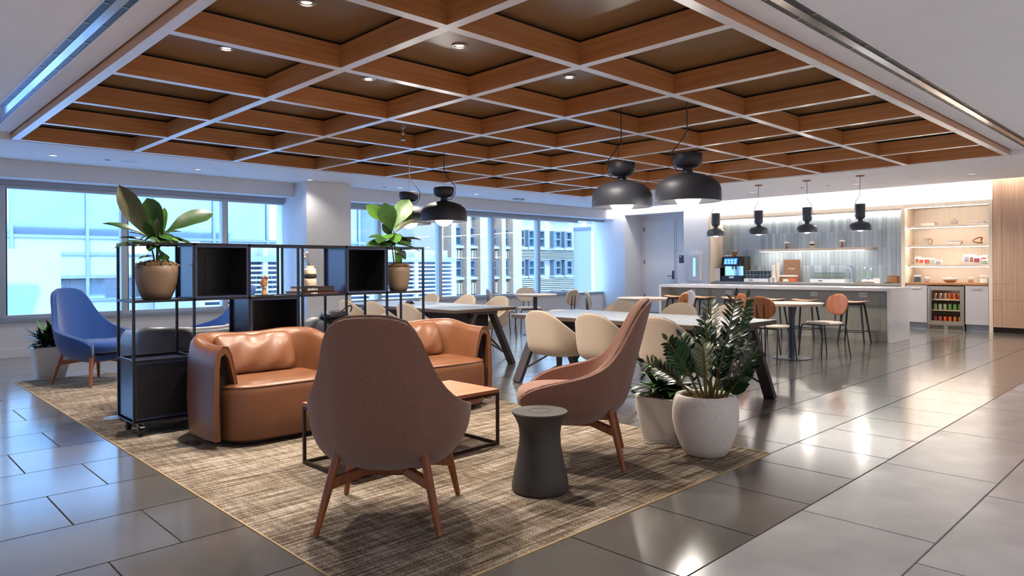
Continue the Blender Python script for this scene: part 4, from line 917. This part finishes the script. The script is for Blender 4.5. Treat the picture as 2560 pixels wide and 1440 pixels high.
def stool(label):
    t = thing('bar_stool', label, 'stool', (0, 0, 0), 0, 'saddle bar stools along the island')
    rows = []
    for k in range(13):
        u = -1+2*k/12; x = u*.205; dz = .022*u*u; hw = .135*(1-.22*abs(u)**3); th = .016*(1-.5*abs(u)**4)
        rows.append([(x, y*hw, .645+dz+z*th) for y, z in ((-1, .1), (-.85, .8), (0, 1), (.85, .8), (1, .1), (.85, -.8), (0, -1), (-.85, -.8))])
    B().loft(rows).build('seat', 'stool_seat', t, True, angle=60)
    B().box(-.13, .13, -.085, .085, .60, .634).build('seat_rail', 'stool_leg', t, bevel=.004)
    L = []
    for x in (-1, 1):
        for y in (-1, 1):
            B().tube([(x*.20, y*.17, 0), (x*.125, y*.085, .625)], [.012, .017], 10).build('leg', 'stool_leg', t, True); L.append((x, y))
    k = .25
    for y in (-1, 1): B().bar((-.178, y*.145, .18), (.178, y*.145, .18), .012, .012).build('foot_rail', 'stool_leg', t)
    for x in (-1, 1): B().bar((x*.175, -.142, .195), (x*.175, .142, .195), .012, .012).build('foot_rail', 'stool_leg', t)
    return t
st0 = stool('x'); names = ['nearest the island far end', 'second from the island far end', 'third from the island far end', 'third from the lit niche end', 'second from the lit niche end', 'nearest the lit niche end, fully in view']
for k, px in enumerate((1690, 1760, 1835, 1935, 2015, 2135)):
    p = onz(px, (741, 741, 743, 746, 748, 753)[k], .66); loc = (10.14, onx(px, 745, 10.14).y, 0); lab = 'black-legged saddle bar stool %s' % names[k]
    if k == 0: st0.location = loc; st0.rotation_euler = (0, 0, PI/2); st0['label'] = lab
    else: copy_tree(st0, None, loc, PI/2 + (.06, -.08, .05, 0, .04)[k-1], lab)

# ================================================================ PENDANTS
def big_pendant(px, py, label, side):
    p = onx(px, py, 4.25); zb = 1.845; t = thing('pendant_lamp', label, 'pendant lamp', (p.x, p.y, zb), 0, 'large black pendants over the long tables')
    B().lathe([(.292, 0), (.30, .0), (.302, .05), (.298, .12), (.275, .17), (.22, .215), (.14, .243), (.075, .258), (.05, .268)], 56, cap=False).build('shade', 'pendant', t, True, solid=.006, angle=60)
    B().lathe([(.05, .268), (.045, .275), (.045, .285), (.048, .288), (.045, .292), (.045, .30), (.05, .31)], 28).build('neck', 'pendant', t, True)
    B().lathe([(.05, .31), (.10, .325), (.128, .355), (.134, .385), (.134, .445), (.131, .447), (.0, .445)], 44, cap=False).build('cap', 'pendant', t, True, angle=60)
    B().sphere((0, 0, .06), (.125, .125, .125), 28, 16).build('globe', 'globe', t, True)
    zt_ = ZC+BH+.02-zb
    B().tube([(0, 0, .44), (0, 0, zt_)], .0022, 5).build('suspension_wire', 'steel', t, True)
    s = side*RT
    B().tube([(0, 0, .29), tuple(s*.10+Vector((0, 0, .29))), tuple(s*.15+Vector((0, 0, .36))), tuple(s*.15+Vector((0, 0, .46))), tuple(s*.07+Vector((0, 0, .56))), tuple(s*.006+Vector((0, 0, .66))), tuple(s*.004+Vector((0, 0, zt_)))], .005, 6).build('cord', 'wire', t, True)
    B().lathe([(.06, 0), (.06, -.02), (.055, -.024)], 24, (0, 0, zt_)).build('canopy', 'steel', t, True)
    l = bpy.data.lights.new('pendant_lamp', 'POINT'); l.energy = 12; l.specular_factor = .1; l.color = (1, .93, .84); l.shadow_soft_size = .12; lo = bpy.data.objects.new('lamp', l); col.objects.link(lo); lo.parent = t; lo.location = (0, 0, -.09)
big_pendant(1720, 505, 'large black dome pendant over the right long table, nearer the plants', -1); big_pendant(1555, 520, 'large black dome pendant over the right long table, nearer the windows', -1)
big_pendant(1110, 553, 'large black dome pendant over the left long table, right one', 1); big_pendant(1023, 565, 'large black dome pendant behind the smaller fig leaves', 1)
def bar_pendant(px, py, label, side):
    p = onx(px, py, 10.87); zb = 1.815; t = thing('bar_pendant', label, 'pendant lamp', (p.x, p.y, zb), 0, 'small grey pendants over the island')
    B().lathe([(.165, 0), (.172, .0), (.174, .04), (.168, .09), (.14, .125), (.08, .145), (.045, .152), (.04, .165)], 40, cap=False).build('shade', 'pendant_grey', t, True, solid=.005, angle=60)
    B().lathe([(.04, .165), (.036, .172), (.036, .19), (.055, .205), (.072, .22), (.077, .25), (.077, .445), (.075, .447)], 28).build('stem_cap', 'pendant_grey', t, True, angle=50); B().lathe([(.0, .4472), (.073, .4472)], 24, cap=False).build('cap_top', 'copper', t)
    B().sphere((0, 0, .045), (.062, .062, .062), 18, 12).build('globe', 'globe', t, True)
    zt_ = ZC-.006-zb; s = side*RT
    B().tube([(0, 0, .18), tuple(s*.06+Vector((0, 0, .19))), tuple(s*.09+Vector((0, 0, .25))), tuple(s*.095+Vector((0, 0, .40))), tuple(s*.07+Vector((0, 0, .50))), tuple(s*.006+Vector((0, 0, .60))), (0, 0, zt_)], .004, 6).build('cord', 'wire', t, True)
    B().lathe([(.07, 0), (.07, -.012), (.06, -.018)], 24, (0, 0, zt_)).build('canopy', 'copper', t, True)
    l = bpy.data.lights.new('bar_pendant', 'POINT'); l.energy = 4; l.specular_factor = .1; l.color = (1, .93, .84); l.shadow_soft_size = .06; lo = bpy.data.objects.new('lamp', l); col.objects.link(lo); lo.parent = t; lo.location = (0, 0, -.05)
for px, py, n, s in ((2151, 578, 'rightmost of four', -1), (2018, 583, 'second from right', 1), (1897, 586, 'second from left', -1), (1790, 591, 'leftmost of four', -1)): bar_pendant(px, py, 'small grey cylinder-topped pendant above the island, %s' % n, s)

# ================================================================ BAR ITEMS
CT = .865
def at(px, x): return onx(px, 700, x).y
def lamp_(px, n):
    t = thing('mushroom_lamp', 'small brown mushroom-shaped lamp on the floating shelf, %s' % n, 'lamp', (13.98, at(px, 13.98), 1.611)); B().lathe([(.035, 0), (.03, .02), (.014, .11), (.012, .135)], 18).build('stem', 'copper', t, True); B().lathe([(.058, .125), (.064, .135), (.055, .152), (.03, .163), (0, .165)], 22).build('cap', 'book_white', t, True)
lamp_(1967, 'left one'); lamp_(2106, 'right one')
t = thing('shelf_vase', 'small striped stacked vase with dried sprigs on the floating shelf', 'vase', (13.98, at(2031, 13.98), 1.611)); B().lathe([(.05, 0), (.054, .01), (.054, .06), (.05, .065)], 20).build('lower_ring', 'ceramic_sand', t, True); B().lathe([(.046, .066), (.052, .075), (.052, .085), (.046, .094)], 20).build('dark_ring', 'ceramic_dark', t, True); B().lathe([(.046, .095), (.05, .10), (.048, .135), (.034, .145), (.034, .17)], 20).build('upper_ring', 'ceramic_white', t, True)
for dx, dz in ((-.05, .23), (.06, .24)): B().tube([(0, 0, .15), (0, dx*.5, .2), (0, dx, dz), (0, dx*1.5, dz+.002)], [.003, .003, .008, .003], 6).build('sprig', 'pod', t, True)
# coffee machine
ya, yb = at(1862, 13.75), at(1810, 13.75); ym = (ya+yb)/2; hw = (yb-ya)/2; hm = onx(1850, 641, 13.75).z-CT
t = thing('coffee_machine', 'tall dark bean-to-cup coffee machine with blue touch screen on the bar', 'coffee machine', (13.78, ym, CT))
B().box(-.02, .25, -hw, hw, 0, hm).build('body', 'machine_grey', t, bevel=.008); B().box(-.16, .0, -hw, hw, 0, .13).build('drip_base', 'machine_black', t, bevel=.006)
B().box(-.024, -.018, -hw+.04, hw-.03, .14, hm-.22).build('back_plate', 'mirror_steel', t)
sn = B().add([(-.17, -hw+.05, hm-.23), (-.17, hw, hm-.23), (-.11, hw, hm-.01), (-.11, -hw+.05, hm-.01), (-.02, -hw+.05, hm-.23), (-.02, hw, hm-.23), (-.02, hw, hm-.01), (-.02, -hw+.05, hm-.01)], [(0, 1, 2, 3), (4, 7, 6, 5), (0, 4, 5, 1), (1, 5, 6, 2), (2, 6, 7, 3), (3, 7, 4, 0)]).build('screen_head', 'machine_black', t)
sm = lambda a, b, c, d, o: B().add([(-.17+.06*c-o, a, hm-.23+.22*c), (-.17+.06*c-o, b, hm-.23+.22*c), (-.17+.06*d-o, b, hm-.23+.22*d), (-.17+.06*d-o, a, hm-.23+.22*d)], [(0, 1, 2, 3)])
sm(-hw+.13, hw-.07, .2, .85, .003).build('screen', 'screen', sn)
for r in range(2):
    for q in range(4): y = -hw+.16+q*(2*hw-.25)/3.4; sm(y, y+.035, .30+.26*r, .42+.26*r, .0045).build('icon', 'screen_light', sn)
B().tube([(-.10, 0, hm-.23), (-.10, 0, hm-.31)], [.03, .018], 12).build('spout', 'chrome', t, True); B().box(-.165, -.158, -.06, .06, .08, .12).build('drip_label', 'white_plastic', t)
for y, r, h in ((-.03, .085, .11), (.09, .075, .10)): hp_ = B().lathe([(.03, hm), (.04, hm+.03), (r, hm+h), (r+.004, hm+h+.01)], 20).build('bean_hopper', 'counter_wood', t, True); B().lathe([(r+.008, hm+h+.011), (r+.004, hm+h+.03), (0, hm+h+.034)], 20).build('hopper_lid', 'chrome', hp_, True)
cu_ = B().lathe([(.02, 0), (.03, .035)], 12, cap=False).mesh('espresso_cup', 'white_plastic', True)
for k in range(3): tag(obj('espresso_cup', cu_, None, (13.70, ym+hw-.06-k*.065, CT+hm+.001)), 'tiny white espresso cup on top of the coffee machine', 'cup', 'cups on the coffee machine')
t = thing('milk_cooler', 'small white milk cooler box left of the coffee machine', 'cooler', (13.80, at(1795, 13.75), CT)); B().box(-.1, .2, -.095, .095, 0, .33).build('body', 'machine_black', t, bevel=.004); B().box(-.108, -.1, -.085, .085, .01, .32).build('door', 'white_plastic', t); B().box(-.11, -.107, -.01, .01, .25, .27).build('badge', 'grey_trim', t)
# mug organiser
def tray(px0, px1, label, h=.075, x=13.70):
    a, b = at(px1, x), at(px0, x); t = thing('drawer_tray', label, 'tray', (x, (a+b)/2, CT), 0, 'white bar tray boxes'); w_ = (b-a)/2
    B().box(-.12, .22, -w_, w_, 0, h).build('body', 'white_plastic', t, bevel=.003); B().box(-.124, -.119, w_*.25, w_*.25+.09, h*.4, h*.65).build('grip', 'outlet_slot', t); return t, w_
t1, w1 = tray(1866, 1926, 'white tray box holding blue-grey mugs beside the coffee machine')
mug = B().lathe([(.022, 0), (.026, .004), (.036, .085), (.034, .085), (.024, .006)], 16).mesh('mug', 'mug', True); mr = B().lathe([(.034, .085), (.037, .087), (.036, .091), (.033, .087)], 16, cap=False).mesh('mug_rim', 'ceramic_sand', True)
for tier in range(2):
    for r in range(2):
        for k in range(7):
            o = obj('mug', mug, None, (13.64+r*.12, t1.location.y - w1+.045+k*(2*w1-.09)/6, CT+.0755+tier*.093)); obj('rim', mr, o); tag(o, 'blue-grey mug %s on the white mug tray' % ('in the upper row' if tier else 'in the lower row'), 'mug', 'mugs %s' % ('upper row' if tier else 'lower row'))
for r in range(2): tag(B().box(13.60+r*.12, 13.68+r*.12, t1.location.y-w1+.01, t1.location.y+w1-.01, CT+.1675, CT+.168).build('tray_rack', 'clear_glass'), 'thin clear divider sheet between the mug rows, %s' % ('front' if r == 0 else 'rear'), 'rack')
# paper cups, brand board, napkin boxes
pc = B().lathe([(.03, 0), (.042, .10), (.044, .102), (.042, .105)], 18).mesh('paper_cup', 'paper_white', True)
for px, n, lab in ((1942, 9, 'taller'), (1936, 6, 'shorter')):
    t = thing('cup_stack', 'tall stack of white paper cups on the bar, %s stack' % lab, 'cups', (13.78 if n == 9 else 13.68, at(px, 13.72), CT), 0, 'paper cup stacks')
    for k in range(n+8): obj('paper_cup', pc, t, (0, 0, k*.022))
a, b = at(1997, 13.9), at(1956, 13.9)
t = thing('brand_board', 'upright brown board lettered PARTNERS COFFEE on the bar', 'sign', (13.97, (a+b)/2, CT)); hb = onx(1975, 649, 13.95).z-CT
B().box(-.012, .012, -(b-a)/2, (b-a)/2, 0, hb).build('board', 'paper_brown', t, bevel=.002)
MT = lambda z: Matrix.Translation((-.0135, 0, z)) @ Matrix.Rotation(-PI/2, 4, 'Z') @ Matrix.Rotation(PI/2, 4, 'X')
text('lettering', 'PARTNERS', .036, 'text_white', t, MT(hb*.60)); text('lettering', 'COFFEE', .02, 'text_white', t, MT(hb*.60-.035))
t = thing('condiment_organizer', 'brown condiment organizer with white packets in front of the board', 'organizer', (13.80, (a+b)/2+.02, CT)); 
B().box(-.12, .12, -.22, .20, 0, .012).build('tray', 'counter_wood', t); B().box(.0, .12, -.20, .18, .012, .12).build('bin', 'paper_brown', t); B().box(-.01, .11, -.19, .17, .12, .155).build('packets', 'paper_white', t); B().box(-.10, -.02, -.2, -.09, .012, .09).build('caddy', 'can_orange', t); B().box(-.11, -.03, -.06, .06, .012, .065).build('napkins', 'paper_white', t)
for k, (px, n) in enumerate(((1929, 'leftmost'), (1938, 'right'))): 
    t = thing('paper_cup', 'single white paper cup on the bar by the organizer, %s' % n, 'cup', (13.62, at(px, 13.62), CT)); obj('body', pc, t)
# glass tray with tumblers
t3, w3 = tray(2030, 2117, 'white tray box under the tumblers near the tap')
gl = B().lathe([(.03, 0), (.036, .08), (.034, .08), (.028, .006)], 14).mesh('tumbler', 'clear_glass', True)
bd = B().box(13.58, 13.86, t3.location.y-w3+.02, t3.location.y+w3-.01, CT+.131, CT+.139).build('tumbler_board', 'counter_wood'); tag(bd, 'thin brown board between two layers of glass tumblers', 'board')
for tier in range(2):
    for r in range(2):
        for k in range(9):
            o = obj('tumbler', gl, None, (13.66+r*.11, t3.location.y-w3+.06+k*(2*w3-.12)/8, CT+(.0755 if tier == 0 else .1395))); o.scale = (1, 1, .66 if tier == 0 else 1); tag(o, 'clear glass tumbler %s the brown board' % ('standing on' if tier else 'under'), 'glass', 'tumblers %s the board' % ('on' if tier else 'under'))
# tap
t = thing('water_tap', 'chrome column tap on the bar counter', 'tap', (13.80, at(2129, 13.8), CT)); B().lathe([(.05, 0), (.045, .01), (.035, .015), (.035, .27), (.04, .275), (.04, .30), (.02, .31)], 20).build('column', 'chrome', t, True); B().tube([(0, 0, .285), (0, .06, .30), (0, .12, .295), (0, .13, .26)], [.014, .012, .011, .011], 10).build('spout', 'chrome', t, True); B().tube([(0, 0, .30), (0, -.02, .33), (0, .03, .345)], .008, 8).build('lever', 'chrome', t, True)
# carafes on a board
t = thing('serving_board', 'round brown board under two glass bottles on the bar', 'board', (13.74, at(2167, 13.74), CT)); B().box(-.08, .08, -.16, .16, 0, .014).build('board', 'counter_wood', t, bevel=.004)
for px, h, n in ((2162, .34, 'taller'), (2178, .31, 'shorter')):
    t = thing('glass_bottle', 'slim clear glass bottle with pale round base on the board, %s one' % n, 'bottle', (13.74, at(px, 13.74), CT+.0145)); B().lathe([(.05, 0), (.062, .01), (.06, .04), (.03, .06)], 20).build('base', 'white_plastic', t, True); B().lathe([(.03, .06), (.03, h*.75), (.033, h*.8), (.033, h-.01), (0, h)], 20, cap=False).build('body', 'clear_glass', t, True); B().sphere((0, 0, h-.05), (.024, .024, .04), 12, 8).build('stopper', 'white_plastic', t, True); B().box(-.018, .018, -.018, .018, h*.35, h*.6).build('label', 'can_mint', t)
t = thing('card_holder', 'small white card standing on the bar counter', 'card', (13.72, at(2192, 13.72), CT)); B().box(-.004, .004, -.06, .06, .006, .10).build('card', 'paper_white', t); B().box(-.02, .02, -.062, .062, 0, .008).build('foot', 'white_plastic', t)
t = thing('wood_canister', 'brown cylindrical wooden canister at the right of the bar counter', 'canister', (13.76, at(2234, 13.76), CT)); B().lathe([(.10, 0), (.11, .005), (.11, .15), (.105, .155), (.10, .155), (.10, .02)], 28).build('body', 'counter_wood', t, True); B().lathe([(.06, .0), (.06, .02)], 18, (-.13, .06, 0)).build('coaster', 'book_brown', t, True)
# ---- niche contents
def ny(px): return onx(px, 600, 13.86).y
def stackbook(px, z, ws, label):
    y = ny(px); h = 0
    for i, (w_, th, m) in enumerate(ws):
        t = thing('book', label % ['bottom', 'second', 'third', 'top'][i if len(ws) > 2 or i == 0 else 3], 'book', (13.88, y, z+h), 0, 'niche books'); B().box(-.09, .09, -w_/2, w_/2, 0, .003).build('cover', m, t); B().box(-.09, .09, -w_/2, w_/2, th-.003, th).build('cover', m, t); B().box(-.09, -.086, -w_/2, w_/2, .003, th-.003).build('spine', m, t); B().box(-.085, .085, -w_/2+.004, w_/2-.004, .003, th-.003).build('pages', 'book_page', t); h += th+.0005
stackbook(2322, SZ[0], ((.23, .05, 'book_white'), (.20, .02, 'book_pink')), 'pale book in the top shelf left stack, %s one')
stackbook(2447, SZ[0], ((.25, .018, 'book_white'), (.20, .014, 'book_grey'), (.17, .012, 'book_white')), 'thin pale book in the top shelf right stack, %s one')
stackbook(2386, SZ[1], ((.22, .018, 'book_pink'), (.24, .03, 'book_white'), (.18, .012, 'book_grey')), 'pale book in the middle shelf stack, %s one')
t = thing('round_jug', 'small rounded grey ceramic jug on the top niche shelf', 'jug', (13.88, ny(2385), SZ[0])); B().lathe([(.04, 0), (.05, .008), (.056, .03), (.055, .07), (.04, .092), (.016, .1), (.016, .115), (.02, .12)], 24).build('body', 'grey_ceramic', t, True); B().lathe([(.08, 0), (.085, .004), (.0, .005)], 20).build('dish', 'ceramic_sand', t, True)
t = thing('pitcher', 'tapered grey pitcher with brown handle on the middle niche shelf', 'pitcher', (13.88, ny(2314), SZ[1])); B().lathe([(.055, 0), (.058, .004), (.044, .12), (.046, .13), (.042, .13), (.052, .01)], 22).build('body', 'grey_ceramic', t, True); B().tube([(0, -.04, .12), (0, -.10, .115), (0, -.108, .06), (0, -.10, .012), (0, -.055, .012)], .009, 8).build('handle', 'copper', t, True)
t = thing('knot_sculpture', 'small bronze knot sculpture on the middle niche shelf', 'sculpture', (13.88, ny(2447), SZ[1])); B().tube([(.0, .06*math.cos(a)*(1+.45*math.cos(1.5*a)), .06+.045*math.sin(a)*(1+.2*math.cos(3*a))) if False else (.03*math.sin(3*a), .065*math.cos(a)+.03*math.cos(2*a), .066+.052*math.sin(a)) for a in [2*PI*k/40 for k in range(41)]], .012, 8).build('knot', 'copper', t, True)
rnd = random.Random(5)
def snack(px, z, w_, h, m, label, dx=0.):
    t = thing('snack_packet', label, 'snack', (13.84+dx, ny(px), z)); n = 9; rings = []
    for k in range(n):
        v_ = k/(n-1); th = .028*math.sin(PI*v_)**.6+.002; rings.append([(x*th/.03, y, v_*h+.006*rnd.random()) for x, y in ((-.03, -w_/2), (-.034, 0), (-.03, w_/2), (.03, w_/2), (.034, 0), (.03, -w_/2))])
    B().loft(rings).build('packet', 'snack_white', t, True); B().box(-.037, -.033, -w_*.36, w_*.36, h*.25, h*.75).build('print', m, t)
for k, (px, w_, h, m, n) in enumerate(((2294, .10, .155, 'counter_wood', 'brown-printed, far left'), (2305, .10, .13, 'red_print', 'red-printed, left'), (2318, .12, .13, 'red_print', 'red-framed square'), (2333, .09, .115, 'can_mint', 'green-printed'), (2346, .10, .09, 'book_grey', 'small grey-printed'))):
    snack(px, SZ[2], w_, h, m, 'white snack packet on the bottom niche shelf, %s' % n, .0 if k % 2 else .05)
for k, (px, w_, h, m, n) in enumerate(((2417, .14, .19, 'book_grey', 'large grey print, right pile'), (2433, .12, .18, 'counter_wood', 'brown-topped, right pile'), (2446, .12, .15, 'can_pink', 'pink print, right pile'), (2458, .12, .165, 'red_print', 'large red, right pile'), (2466, .10, .09, 'can_mint', 'small green, right pile'))):
    snack(px, SZ[2], w_, h, m, 'white snack packet on the bottom niche shelf, %s' % n, (.08, .0, -.07, .06, -.075)[k])
def jar(px, r, h, m, fill, label, z=.886):
    t = thing('glass_jar', label, 'jar', (13.84, ny(px), z)); B().lathe([(r*.95, .0), (r, .006), (r, h), (r*.97, h)], 24, cap=True).build('glass', 'clear_glass', t, True); B().lathe([(r+.004, h), (r+.004, h+.018), (0, h+.02)], 24).build('lid', 'white_plastic', t, True); B().lathe([(r*.88, .008), (r*.88, h*fill), (0, h*fill+.006)], 18).build('contents', m, t, True)
jar(2294, .062, .125, 'candy_blue', .8, 'large glass jar of dark blue sweets on the niche counter'); jar(2318, .045, .09, 'can_pink', .25, 'small glass jar with a few pink sweets on the niche counter'); jar(2427, .045, .09, 'nuts', .55, 'small glass jar of brown sweets on the niche counter'); jar(2460, .075, .125, 'paper_white', .7, 'large glass jar of pale sweets on the niche counter')
t = thing('nut_bowl', 'wide glass bowl of brown nuts with lid on the niche counter', 'bowl', (13.82, ny(2376), .886)); B().lathe([(.07, 0), (.11, .03), (.125, .075), (.127, .08)], 28, cap=False).build('bowl', 'clear_glass', t, True); B().lathe([(.06, .006), (.1, .03), (.108, .05), (0, .058)], 24).build('nuts', 'nuts', t, True); B().lathe([(.132, .081), (.13, .09), (0, .094)], 28).build('lid', 'white_plastic', t, True); B().lathe([(.014, .09), (.018, .11), (0, .113)], 12).build('knob', 'white_plastic', t, True)

# ================================================================ OUTSIDE
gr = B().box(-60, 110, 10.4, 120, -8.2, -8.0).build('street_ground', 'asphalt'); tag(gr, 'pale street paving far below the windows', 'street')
YA = 24.0
bA = thing('glass_tower', 'blue glass office tower with white panel base across the street', 'building', (0, YA, 0))
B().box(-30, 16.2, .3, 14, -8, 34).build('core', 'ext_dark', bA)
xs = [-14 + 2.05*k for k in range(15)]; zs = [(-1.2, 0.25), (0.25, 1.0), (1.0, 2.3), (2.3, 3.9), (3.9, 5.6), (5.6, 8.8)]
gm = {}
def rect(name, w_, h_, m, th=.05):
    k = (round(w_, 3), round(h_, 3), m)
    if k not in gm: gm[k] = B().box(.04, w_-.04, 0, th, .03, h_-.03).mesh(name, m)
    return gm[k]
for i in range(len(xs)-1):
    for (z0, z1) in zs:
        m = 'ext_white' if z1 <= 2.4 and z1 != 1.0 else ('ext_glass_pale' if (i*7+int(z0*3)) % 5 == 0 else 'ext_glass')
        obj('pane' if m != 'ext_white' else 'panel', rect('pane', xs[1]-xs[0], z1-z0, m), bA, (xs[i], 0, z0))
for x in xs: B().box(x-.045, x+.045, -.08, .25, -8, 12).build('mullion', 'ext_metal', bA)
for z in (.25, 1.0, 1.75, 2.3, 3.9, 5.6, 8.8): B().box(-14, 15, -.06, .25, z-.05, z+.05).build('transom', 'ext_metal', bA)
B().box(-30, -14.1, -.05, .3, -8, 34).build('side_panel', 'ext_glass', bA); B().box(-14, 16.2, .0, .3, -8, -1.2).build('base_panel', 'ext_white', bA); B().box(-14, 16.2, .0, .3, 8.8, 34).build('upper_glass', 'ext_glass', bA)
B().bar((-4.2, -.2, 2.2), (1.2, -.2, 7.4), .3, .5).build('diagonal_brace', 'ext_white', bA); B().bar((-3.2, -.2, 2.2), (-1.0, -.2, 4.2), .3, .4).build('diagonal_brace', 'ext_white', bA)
# roof plant with louvres in front of the tower
bL = thing('louvre_plant', 'white louvred rooftop plant screen outside the middle windows', 'building', (6.2, 19.0, 0))
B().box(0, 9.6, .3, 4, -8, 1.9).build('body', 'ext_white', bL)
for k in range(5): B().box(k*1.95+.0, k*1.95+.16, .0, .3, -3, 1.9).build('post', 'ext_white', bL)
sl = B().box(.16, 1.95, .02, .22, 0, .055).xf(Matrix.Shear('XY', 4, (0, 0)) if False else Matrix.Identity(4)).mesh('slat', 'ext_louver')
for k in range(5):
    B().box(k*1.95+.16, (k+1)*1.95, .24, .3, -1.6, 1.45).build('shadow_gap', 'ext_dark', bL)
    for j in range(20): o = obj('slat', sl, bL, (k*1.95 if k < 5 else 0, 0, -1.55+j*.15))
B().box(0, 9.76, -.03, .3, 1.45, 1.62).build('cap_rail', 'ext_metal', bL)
bW = thing('white_billboard', 'bright white panel with a blue wedge outside the left window', 'billboard', (0, 15.5, 0))
pA, pB = ony(28, 622, 15.5), ony(152, 622, 15.5)
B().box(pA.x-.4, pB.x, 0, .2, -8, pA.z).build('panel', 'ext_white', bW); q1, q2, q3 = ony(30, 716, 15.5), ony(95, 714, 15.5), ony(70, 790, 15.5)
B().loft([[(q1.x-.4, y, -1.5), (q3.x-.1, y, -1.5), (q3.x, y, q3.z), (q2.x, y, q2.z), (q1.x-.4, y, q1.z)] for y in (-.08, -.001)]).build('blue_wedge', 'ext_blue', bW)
# masonry building on the right
YM = 30.0
def mx(px): return ony(px, 650, YM).x
def mz(py): return ony(1300, py, YM).z
bM = thing('masonry_building', 'pale stone and brick office building with paired windows across the street', 'building', (0, YM, 0))
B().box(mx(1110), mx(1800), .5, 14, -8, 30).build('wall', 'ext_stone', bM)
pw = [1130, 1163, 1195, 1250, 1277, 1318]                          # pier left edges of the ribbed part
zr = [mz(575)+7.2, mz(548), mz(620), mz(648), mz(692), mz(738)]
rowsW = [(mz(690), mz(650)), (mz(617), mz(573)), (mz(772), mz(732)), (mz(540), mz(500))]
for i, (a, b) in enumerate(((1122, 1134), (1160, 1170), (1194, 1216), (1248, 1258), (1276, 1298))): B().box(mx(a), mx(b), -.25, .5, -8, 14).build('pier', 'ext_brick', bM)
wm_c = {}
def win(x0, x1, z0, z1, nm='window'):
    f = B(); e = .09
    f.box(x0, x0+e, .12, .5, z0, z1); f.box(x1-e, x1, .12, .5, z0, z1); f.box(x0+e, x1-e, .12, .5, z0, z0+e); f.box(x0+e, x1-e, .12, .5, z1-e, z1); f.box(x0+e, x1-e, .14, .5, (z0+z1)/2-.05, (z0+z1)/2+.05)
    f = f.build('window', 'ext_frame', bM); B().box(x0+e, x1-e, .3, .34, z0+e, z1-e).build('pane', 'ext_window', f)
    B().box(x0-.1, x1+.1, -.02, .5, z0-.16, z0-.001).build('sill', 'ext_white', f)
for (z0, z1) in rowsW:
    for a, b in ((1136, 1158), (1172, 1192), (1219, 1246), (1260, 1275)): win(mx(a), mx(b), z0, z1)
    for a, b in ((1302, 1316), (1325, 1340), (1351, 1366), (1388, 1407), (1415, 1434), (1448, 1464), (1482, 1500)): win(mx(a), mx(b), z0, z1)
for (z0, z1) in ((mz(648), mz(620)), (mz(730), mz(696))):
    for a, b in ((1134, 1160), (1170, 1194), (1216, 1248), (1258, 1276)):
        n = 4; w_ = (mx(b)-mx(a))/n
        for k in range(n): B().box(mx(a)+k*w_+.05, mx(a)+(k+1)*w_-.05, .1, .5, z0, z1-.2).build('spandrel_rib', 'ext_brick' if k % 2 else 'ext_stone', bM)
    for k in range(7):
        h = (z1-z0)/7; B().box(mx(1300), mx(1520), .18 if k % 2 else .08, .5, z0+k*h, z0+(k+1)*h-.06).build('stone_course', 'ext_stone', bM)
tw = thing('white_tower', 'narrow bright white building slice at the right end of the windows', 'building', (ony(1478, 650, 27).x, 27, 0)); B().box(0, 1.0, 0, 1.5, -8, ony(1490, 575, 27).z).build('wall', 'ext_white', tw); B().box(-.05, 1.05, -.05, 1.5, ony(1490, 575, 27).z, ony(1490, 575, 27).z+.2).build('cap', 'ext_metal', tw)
